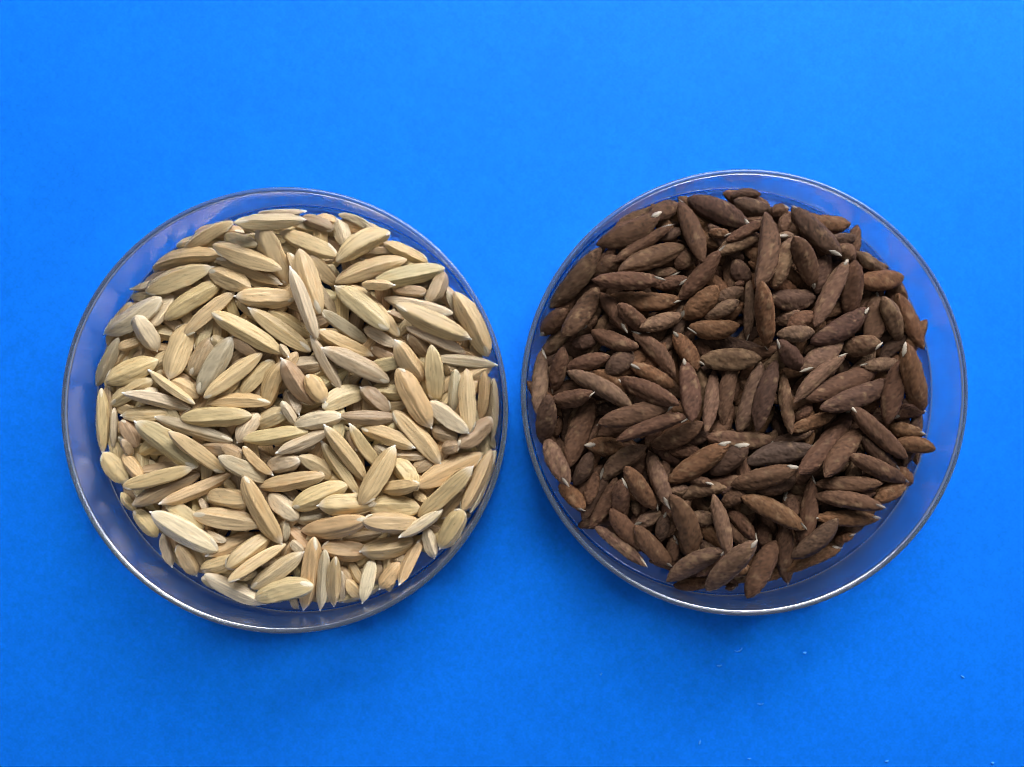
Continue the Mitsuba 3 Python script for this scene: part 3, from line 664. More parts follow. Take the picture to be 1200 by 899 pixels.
-4876 62 436 -4459 -198 436 251 201 t 0|midway short straw-coloured rice grain, slanting up left, at half past nine
-2331 -665 478 -2195 -974 520 150 155 d 0|half-hidden inner short brownish tan rice grain, slanting up left, at four o'clock
-4103 -881 600 -3818 -1061 606 174 155 d 0|inner short brownish tan rice grain, slanting up left, at eight o'clock
-3995 645 459 -3607 411 451 225 180 d 0|inner short brownish tan rice grain, slanting up left, at eleven o'clock
-2014 525 373 -1613 314 461 226 181 d 0|midway short brownish tan rice grain, slanting up left, at two o'clock
-254 84 331 -280 -835 299 152 155 k 0|edge slender greyish tan rice grain, standing upright, at three o'clock
-1155 -648 429 -760 -799 519 225 180 d 0|outer short brownish tan rice grain, slanting up left, at half past three
-1417 -1239 467 -1108 -1087 419 201 160 d 0|outer short brownish tan rice grain, slanting up right, at half past three
-1001 -918 497 -737 -887 589 199 159 d 0|outer short brownish tan rice grain, lying level, at half past three
-1967 -892 419 -1739 -1020 470 175 155 k 0|half-hidden midway short greyish tan rice grain, slanting up left, at half past three
-1004 380 394 -823 119 367 226 181 d 0|half-hidden outer short brownish tan rice grain, slanting up left, at half past two
-5424 -1807 313 -5086 -2202 304 227 182 y 0|edge short yellowish straw rice grain, slanting up left, at half past seven
-5621 -1567 297 -5407 -1829 309 152 155 y 0|edge short yellowish straw rice grain, slanting up left, at eight o'clock
-5015 -2148 306 -4883 -2626 306 177 155 p 2|edge short pale cream rice grain, pale lower tip, standing upright, at half past seven
-2475 -2618 333 -2307 -2842 403 176 155 t 0|half-hidden edge short straw-coloured rice grain, slanting up left, at half past five
-3782 -1689 303 -3537 -1959 457 201 161 d 0|half-hidden midway short brownish tan rice grain, slanting up left, at half past six
-922 -2314 404 -651 -1882 305 139 155 k 0|half-hidden edge short greyish tan rice grain, slanting up right, at four o'clock
-1714 -2496 377 -1500 -2526 435 151 155 d 0|edge short brownish tan rice grain, lying level, at half past four
-1399 -1542 343 -1206 -1686 471 151 155 t 0|outer short straw-coloured rice grain, slanting up left, at four o'clock
-4688 1930 402 -3972 2315 444 226 181 t 0|edge straw-coloured rice grain, slanting up right, at eleven o'clock
-5178 1689 304 -4130 1851 491 251 201 o 0|edge orange-tan rice grain, lying level, at eleven o'clock
-5127 814 474 -4841 1263 390 201 161 p 0|outer short pale cream rice grain, slanting up right, at half past ten
-3599 2410 535 -2940 2448 454 125 155 p 2|edge slender pale cream rice grain, pale right tip, lying level, at twelve o'clock
-4110 2106 402 -3573 1939 701 224 179 g 0|edge short greenish straw rice grain, lying level, at half past eleven
-3536 2242 791 -3213 1394 368 323 230 t 1|outer plump straw-coloured rice grain, slanting up left, at twelve o'clock
-4201 1787 482 -3272 1420 517 225 180 d 2|outer slender brownish tan rice grain, pale right tip, slanting up left, at half past eleven
-2855 1802 580 -2511 1413 304 251 201 t 0|outer short straw-coloured rice grain, slanting up left, at half past twelve
-3159 1867 572 -2784 988 572 199 159 t 0|half-hidden outer slender straw-coloured rice grain, slanting up left, at twelve o'clock
-3469 1033 497 -2880 675 401 225 180 t 0|midway straw-coloured rice grain, slanting up left, at twelve o'clock
-3968 1212 374 -3515 844 414 151 155 g 0|half-hidden midway short greenish straw rice grain, slanting up left, at half past eleven
-2510 2367 333 -2386 1970 370 227 181 p 1|edge short pale cream rice grain, pale upper tip, standing upright, at half past twelve
-3011 2375 406 -2536 2201 432 201 161 d 0|edge short brownish tan rice grain, slanting up left, at half past twelve
-2355 1453 402 -1584 673 595 233 187 t 0|half-hidden outer slender straw-coloured rice grain, slanting up left, at half past one
-3351 560 425 -3193 377 434 100 155 p 2|half-hidden inner short pale cream rice grain, slanting up left, at twelve o'clock
-1829 2005 463 -1203 1735 318 201 161 o 0|edge orange-tan rice grain, slanting up left, at one o'clock
-957 1610 341 -1192 1125 527 251 201 d 0|edge short brownish tan rice grain, slanting up right, at half past one
-929 1333 426 -752 897 300 151 155 k 0|edge short greyish tan rice grain, slanting up left, at two o'clock
-1456 714 547 -1214 409 340 226 180 d 0|outer short brownish tan rice grain, slanting up left, at two o'clock
-2110 792 414 -1613 526 554 220 176 p 2|midway short pale cream rice grain, slanting up left, at two o'clock
-5989 -42 242 -5602 661 443 202 161 k 0|edge greyish tan rice grain, slanting up right, at half past nine
-5801 19 396 -5040 332 410 327 230 y 0|outer plump yellowish straw rice grain, slanting up right, at half past nine
-4629 862 369 -4871 64 516 332 230 y 2|midway plump yellowish straw rice grain, pale lower tip, standing upright, at ten o'clock
-5767 -301 308 -5093 66 485 226 181 t 0|outer straw-coloured rice grain, slanting up right, at nine o'clock
-5565 -459 437 -4902 -421 391 226 181 t 1|outer plump straw-coloured rice grain, pale left tip, lying level, at nine o'clock
-5864 -62 391 -5868 -1007 308 189 155 y 2|edge slender yellowish straw rice grain, pale lower tip, standing upright, at nine o'clock
-5851 -994 389 -5499 -1425 389 302 230 y 2|edge short yellowish straw rice grain, pale right tip, slanting up left, at half past eight
-5559 -1009 385 -5239 -1363 522 200 160 o 0|outer short orange-tan rice grain, slanting up left, at half past eight
-5223 -91 506 -5046 -118 411 100 155 p 0|outer short pale cream rice grain, lying level, at half past nine
-3399 339 409 -3872 -169 458 238 191 t 0|inner plump straw-coloured rice grain, slanting up right, at half past ten
-3284 318 507 -3537 -358 418 275 220 o 0|centremost plump orange-tan rice grain, standing upright, at eleven o'clock
-3147 258 531 -2642 297 531 224 180 k 1|inner short greyish tan rice grain, lying level, at one o'clock
-3037 448 571 -3178 214 600 149 155 t 0|inner short straw-coloured rice grain, slanting up right, at half past twelve
-2677 -314 679 -2105 -98 354 287 230 g 0|inner plump greenish straw rice grain, slanting up right, at half past two
-3245 -82 283 -3024 -431 476 226 181 p 2|centremost short pale cream rice grain, pale lower tip, slanting up left, at half past one
-3694 -601 352 -3145 -399 553 251 200 g 0|centremost short greenish straw rice grain, slanting up right, at eight o'clock
-3241 -1033 470 -2796 -863 487 150 155 k 0|half-hidden inner short greyish tan rice grain, slanting up right, at five o'clock
-3519 -1196 375 -2975 -1074 624 275 220 k 2|inner short greyish tan rice grain, pale right tip, lying level, at six o'clock
-2994 -1007 628 -2564 -1346 418 225 180 g 0|inner short greenish straw rice grain, slanting up left, at five o'clock
-4105 -1020 781 -3500 -1398 402 273 219 k 0|inner plump greyish tan rice grain, slanting up left, at seven o'clock
-2020 246 456 -1526 309 580 225 180 g 2|midway short greenish straw rice grain, lying level, at two o'clock
-2011 -78 428 -1516 -156 428 213 171 y 1|midway short yellowish straw rice grain, lying level, at half past two
-2146 -57 495 -1730 -394 504 250 200 d 1|midway short brownish tan rice grain, pale left tip, slanting up left, at three o'clock
-387 200 364 -441 -534 313 164 155 o 0|edge slender orange-tan rice grain, standing upright, at three o'clock
-761 -901 591 -275 -496 348 263 210 d 2|edge plump brownish tan rice grain, pale right tip, slanting up right, at three o'clock
-1680 -1017 433 -1222 -1041 457 138 155 p 1|outer short pale cream rice grain, pale left tip, lying level, at half past three
-596 -1841 542 -237 -952 268 176 155 k 0|half-hidden edge slender greyish tan rice grain, standing upright, at half past three
-5401 -1731 484 -4463 -1287 357 264 211 d 0|outer brownish tan rice grain, slanting up right, at eight o'clock
-4468 -1627 329 -4353 -1840 413 101 155 p 0|midway short pale cream rice grain, standing upright, at half past seven
-4333 -2434 539 -3702 -2155 302 226 181 t 1|outer straw-coloured rice grain, pale left tip, slanting up right, at half past six
-4432 -2659 448 -3877 -2455 640 224 179 t 0|outer short straw-coloured rice grain, slanting up right, at seven o'clock
-4730 -2269 501 -4502 -2742 389 251 201 t 2|edge short straw-coloured rice grain, pale lower tip, slanting up left, at seven o'clock
-4343 -2700 618 -3517 -3145 452 212 170 w 2|edge slender whitish rice grain, pale right tip, slanting up left, at half past six
-4121 -1399 301 -3936 -1545 416 151 155 t 0|midway short straw-coloured rice grain, slanting up left, at seven o'clock
-4389 -2120 424 -4054 -2238 519 150 155 p 0|outer short pale cream rice grain, slanting up left, at seven o'clock
-3635 -1473 415 -2640 -1289 594 250 200 t 0|inner straw-coloured rice grain, lying level, at six o'clock
-3100 -1935 390 -2598 -1888 346 227 181 k 0|midway short greyish tan rice grain, lying level, at half past five
-2459 -2232 372 -1855 -2137 393 151 155 d 0|outer brownish tan rice grain, lying level, at five o'clock
-3220 -1929 437 -3244 -2262 384 151 155 k 0|midway short greyish tan rice grain, standing upright, at six o'clock
-3142 -2239 436 -2957 -2419 450 150 155 p 0|outer short pale cream rice grain, slanting up left, at six o'clock
-2421 -2657 500 -2423 -3134 317 113 155 p 2|edge short pale cream rice grain, pale lower tip, standing upright, at half past five
-2361 -2793 447 -2154 -3072 354 201 161 t 0|edge short straw-coloured rice grain, slanting up left, at half past five
-2329 -2542 347 -2130 -2862 420 151 155 t 0|edge short straw-coloured rice grain, slanting up left, at five o'clock
-3192 -3044 286 -3096 -3252 169 127 155 p 2|edge short pale cream rice grain, pale lower tip, slanting up left, at six o'clock
-3118 -2558 408 -3064 -2789 282 151 155 g 0|outer short greenish straw rice grain, standing upright, at six o'clock
-1896 -2530 406 -1956 -2882 337 151 155 d 0|half-hidden edge short brownish tan rice grain, standing upright, at five o'clock
-2059 -1749 508 -1296 -1778 481 325 230 t 0|upper outer plump straw-coloured rice grain, lying level, at half past four
-1216 -2057 454 -1119 -2502 357 201 161 p 2|edge short pale cream rice grain, pale lower tip, standing upright, at half past four
-1023 -1924 378 -644 -1504 398 226 181 o 0|half-hidden edge short orange-tan rice grain, slanting up right, at four o'clock
-1878 -2922 461 -1593 -2546 453 225 180 o 1|edge short orange-tan rice grain, pale left tip, slanting up right, at five o'clock
-5221 1315 477 -4255 1664 495 325 230 t 2|outer straw-coloured rice grain, pale right tip, slanting up right, at half past ten
-5818 695 407 -4950 1193 548 313 230 p 1|edge plump pale cream rice grain, pale left tip, slanting up right, at ten o'clock
-5301 957 647 -5084 464 360 275 220 p 2|outer plump pale cream rice grain, pale lower tip, slanting up left, at ten o'clock
-4952 909 467 -4138 1444 450 275 220 y 0|outer yellowish straw rice grain, slanting up right, at half past ten
-4684 687 464 -3934 1321 498 250 200 t 0|midway straw-coloured rice grain, slanting up right, at half past ten
-3833 2209 1016 -2931 2318 533 209 167 g 2|edge slender greenish straw rice grain, pale right tip, lying level, at twelve o'clock
-4210 1949 651 -3221 1596 706 260 208 t 0|outer straw-coloured rice grain, slanting up left, at half past eleven
-4308 1600 497 -3681 1347 580 274 219 t 0|outer plump straw-coloured rice grain, slanting up left, at eleven o'clock
-3896 1230 633 -3072 1215 502 286 229 y 1|midway plump yellowish straw rice grain, pale left tip, lying level, at half past eleven
-3291 2145 529 -2462 1799 608 274 219 t 0|outer straw-coloured rice grain, slanting up left, at half past twelve
-3002 1891 692 -2704 967 709 321 230 t 0|outer plump straw-coloured rice grain, standing upright, at half past twelve
-2676 1024 697 -2054 575 355 212 170 k 0|midway greyish tan rice grain, slanting up left, at one o'clock
-2743 737 604 -1996 394 399 225 180 o 2|midway orange-tan rice grain, pale right tip, slanting up left, at half past one
-4247 1013 554 -3234 432 513 274 219 y 0|midway slender yellowish straw rice grain, slanting up left, at eleven o'clock
-3713 1057 622 -2860 445 493 249 199 t 1|inner slender straw-coloured rice grain, pale left tip, slanting up left, at twelve o'clock
-2523 1452 444 -1494 1778 444 276 221 t 0|outer straw-coloured rice grain, lying level, at one o'clock
-2496 1744 639 -1758 2197 341 300 230 y 0|edge plump yellowish straw rice grain, slanting up right, at one o'clock
-2507 1382 497 -1713 759 748 298 230 g 1|midway greenish straw rice grain, pale left tip, slanting up left, at one o'clock
-2830 663 664 -2433 -76 516 178 155 k 1|inner slender greyish tan rice grain, pale upper tip, slanting up left, at half past one
-1942 1440 635 -954 1660 382 287 230 g 0|edge greenish straw rice grain, lying level, at half past one
-2119 1400 627 -1657 1378 725 148 155 t 2|outer short straw-coloured rice grain, pale right tip, lying level, at one o'clock
-1836 1219 399 -829 980 657 212 170 p 0|outer slender pale cream rice grain, lying level, at half past one
-1494 798 613 -656 432 333 200 160 p 0|outer slender pale cream rice grain, slanting up left, at two o'clock
-812 1317 467 -330 390 339 313 230 t 0|edge straw-coloured rice grain, slanting up left, at two o'clock
-1107 362 517 -213 264 359 175 155 k 2|edge slender greyish tan rice grain, pale right tip, lying level, at half past two
-3976 674 491 -4451 -143 541 312 230 k 1|midway plump greyish tan rice grain, pale upper tip, slanting up right, at ten o'clock
-3538 439 472 -4347 -209 599 237 189 t 0|inner slender straw-coloured rice grain, slanting up right, at ten o'clock
-5164 179 479 -4479 -300 596 137 155 t 1|midway slender straw-coloured rice grain, pale left tip, slanting up left, at half past nine
-5466 -119 651 -4585 -358 319 205 164 p 1|midway slender pale cream rice grain, pale left tip, lying level, at nine o'clock
-5318 -529 585 -4449 -1180 509 330 230 g 1|midway greenish straw rice grain, pale left tip, slanting up left, at half past eight
-5098 -470 468 -3962 -820 468 205 164 k 1|midway slender greyish tan rice grain, pale left tip, lying level, at half past eight
-4795 -668 788 -4098 -1269 378 248 199 t 0|midway straw-coloured rice grain, slanting up left, at eight o'clock
-5502 -1463 587 -4511 -1196 533 249 199 t 2|outer straw-coloured rice grain, pale right tip, lying level, at eight o'clock
-3241 337 716 -2820 -307 495 273 218 d 1|centremost plump brownish tan rice grain, pale left tip, slanting up left, at half past twelve
-4336 -275 478 -3419 -261 510 212 170 o 0|inner slender orange-tan rice grain, lying level, at half past nine
-2681 501 661 -1731 26 530 273 219 k 1|midway greyish tan rice grain, pale left tip, slanting up left, at two o'clock
-2887 126 656 -2624 -259 689 260 208 o 2|inner short orange-tan rice grain, pale lower tip, slanting up left, at two o'clock
-3244 -248 663 -3039 -600 531 137 155 p 2|centremost short pale cream rice grain, slanting up left, at four o'clock
-3083 -578 583 -2374 -447 659 260 208 p 2|inner plump pale cream rice grain, pale right tip, lying level, at half past three
-2424 -462 667 -1595 -494 475 211 169 d 2|midway brownish tan rice grain, lying level, at three o'clock
-3894 -832 516 -3610 -419 454 238 190 p 1|inner short pale cream rice grain, pale left tip, slanting up right, at eight o'clock
-3824 -797 551 -2867 -678 618 236 189 y 0|centremost yellowish straw rice grain, lying level, at half past six
-3311 -978 656 -2573 -671 614 173 155 p 1|inner slender pale cream rice grain, pale left tip, slanting up right, at five o'clock
-3803 -894 641 -3402 -1306 518 174 155 o 2|inner orange-tan rice grain, pale right tip, slanting up left, at seven o'clock
-2612 -577 783 -2072 -1385 429 223 179 t 1|inner slender straw-coloured rice grain, pale left tip, slanting up left, at four o'clock
-3279 556 534 -3147 373 620 99 155 p 2|inner short pale cream rice grain, pale lower tip, slanting up left, at twelve o'clock
-2703 -824 550 -2176 -1600 434 187 155 t 1|inner slender straw-coloured rice grain, pale left tip, slanting up left, at half past four
-2285 -579 687 -1881 -1220 396 217 174 t 1|midway straw-coloured rice grain, pale left tip, slanting up left, at four o'clock
-1640 595 808 -1275 35 452 285 228 t 1|outer plump straw-coloured rice grain, pale upper tip, slanting up left, at half past two
-1129 549 655 -1070 -278 386 312 230 t 0|outer plump straw-coloured rice grain, standing upright, at half past two
-796 208 487 -860 -419 364 176 155 p 0|outer pale cream rice grain, standing upright, at three o'clock
-656 218 435 -612 -714 566 237 190 t 0|edge straw-coloured rice grain, standing upright, at three o'clock
-1179 -259 517 -617 -695 629 261 209 p 2|outer plump pale cream rice grain, pale right tip, slanting up left, at three o'clock
-1678 -382 529 -1008 -1137 476 287 230 t 2|outer straw-coloured rice grain, pale right tip, slanting up left, at half past three
-2142 -612 537 -1374 -899 566 224 179 o 2|midway orange-tan rice grain, pale right tip, slanting up left, at half past three
-1363 -1466 545 -421 -1013 398 327 230 o 0|edge orange-tan rice grain, slanting up right, at half past three
-1688 -1064 495 -1316 -1499 596 271 217 y 0|outer short yellowish straw rice grain, slanting up left, at four o'clock
-703 -1810 627 -286 -942 404 225 180 o 0|edge slender orange-tan rice grain, slanting up right, at half past three
-4943 -1715 391 -4371 -2057 473 276 221 g 0|outer plump greenish straw rice grain, slanting up left, at half past seven
-4531 -1866 522 -3521 -1995 522 287 230 t 2|midway straw-coloured rice grain, lying level, at seven o'clock
-4367 -1602 346 -3692 -1654 606 299 230 t 0|midway plump straw-coloured rice grain, lying level, at seven o'clock
-3997 -2571 776 -3442 -2138 402 273 219 t 2|outer plump straw-coloured rice grain, slanting up right, at half past six
-3954 -2746 881 -3225 -2280 422 210 168 t 0|outer slender straw-coloured rice grain, slanting up right, at half past six
-3470 -1577 412 -3040 -1934 490 276 220 p 0|midway short pale cream rice grain, slanting up left, at six o'clock
-3123 -1748 514 -2320 -1411 514 312 230 y 0|midway plump yellowish straw rice grain, slanting up right, at half past five
-2730 -1727 627 -1927 -1696 556 298 230 y 1|midway plump yellowish straw rice grain, pale left tip, lying level, at five o'clock
-3007 -2112 384 -2009 -1902 817 310 230 o 0|midway orange-tan rice grain, lying level, at five o'clock
-2711 -2344 495 -2005 -2393 433 300 230 o 0|outer plump orange-tan rice grain, lying level, at five o'clock
-3705 -2907 506 -2953 -2401 506 237 190 g 2|outer greenish straw rice grain, pale right tip, slanting up right, at six o'clock
-2783 -2162 592 -2983 -3243 317 288 230 o 2|outer orange-tan rice grain, pale lower tip, standing upright, at half past five
-2629 -2335 617 -2739 -3239 356 188 155 p 2|edge slender pale cream rice grain, pale lower tip, standing upright, at half past five
-2486 -2425 677 -2555 -3187 368 187 155 t 2|edge straw-coloured rice grain, pale lower tip, standing upright, at half past five
-1983 -2487 471 -2124 -3109 482 238 190 w 2|edge plump whitish rice grain, pale lower tip, standing upright, at five o'clock
-2134 -2386 580 -1391 -2275 365 288 230 t 1|outer plump straw-coloured rice grain, pale left tip, lying level, at five o'clock
-1862 -1514 475 -1290 -1408 784 211 169 o 0|outer short orange-tan rice grain, lying level, at four o'clock
-2077 -1912 860 -1271 -2001 465 285 228 t 0|lower outer plump straw-coloured rice grain, lying level, at half past four
-1028 -2355 430 -693 -1771 636 299 230 y 1|edge plump yellowish straw rice grain, pale lower tip, slanting up right, at four o'clock
-1601 -2839 569 -1295 -2208 368 188 155 o 1|edge orange-tan rice grain, pale lower tip, slanting up right, at half past four
-3075 1611 885 -2724 629 720 209 167 p 1|midway slender pale cream rice grain, pale upper tip, standing upright, at half past twelve
-1625 1096 816 -589 625 512 284 228 t 2|edge straw-coloured rice grain, pale right tip, slanting up left, at two o'clock
-4704 -481 515 -3662 -447 588 286 229 y 0|inner yellowish straw rice grain, lying level, at nine o'clock
-1611 225 648 -1143 -627 546 323 230 o 2|midway plump orange-tan rice grain, pale lower tip, slanting up left, at three o'clock
-1326 -1898 462 -549 -1173 688 294 230 y 2|edge yellowish straw rice grain, pale right tip, slanting up right, at four o'clock
-2140 -1710 677 -1652 -877 576 301 230 t 2|midway straw-coloured rice grain, pale upper tip, slanting up right, at four o'clock
-4985 -1712 538 -4020 -1303 315 213 171 t 1|midway slender straw-coloured rice grain, pale left tip, slanting up right, at half past seven
-5096 -1818 601 -4157 -2368 563 329 230 w 1|outer whitish rice grain, pale left tip, slanting up left, at half past seven
-3778 -1300 709 -3281 -2283 495 273 218 o 2|midway orange-tan rice grain, pale lower tip, slanting up left, at half past six
-3657 -3039 518 -2806 -2850 564 324 230 g 0|edge plump greenish straw rice grain, lying level, at six o'clock
-1577 -2166 674 -969 -1782 547 174 155 p 1|edge slender pale cream rice grain, pale left tip, slanting up right, at half past four
'''
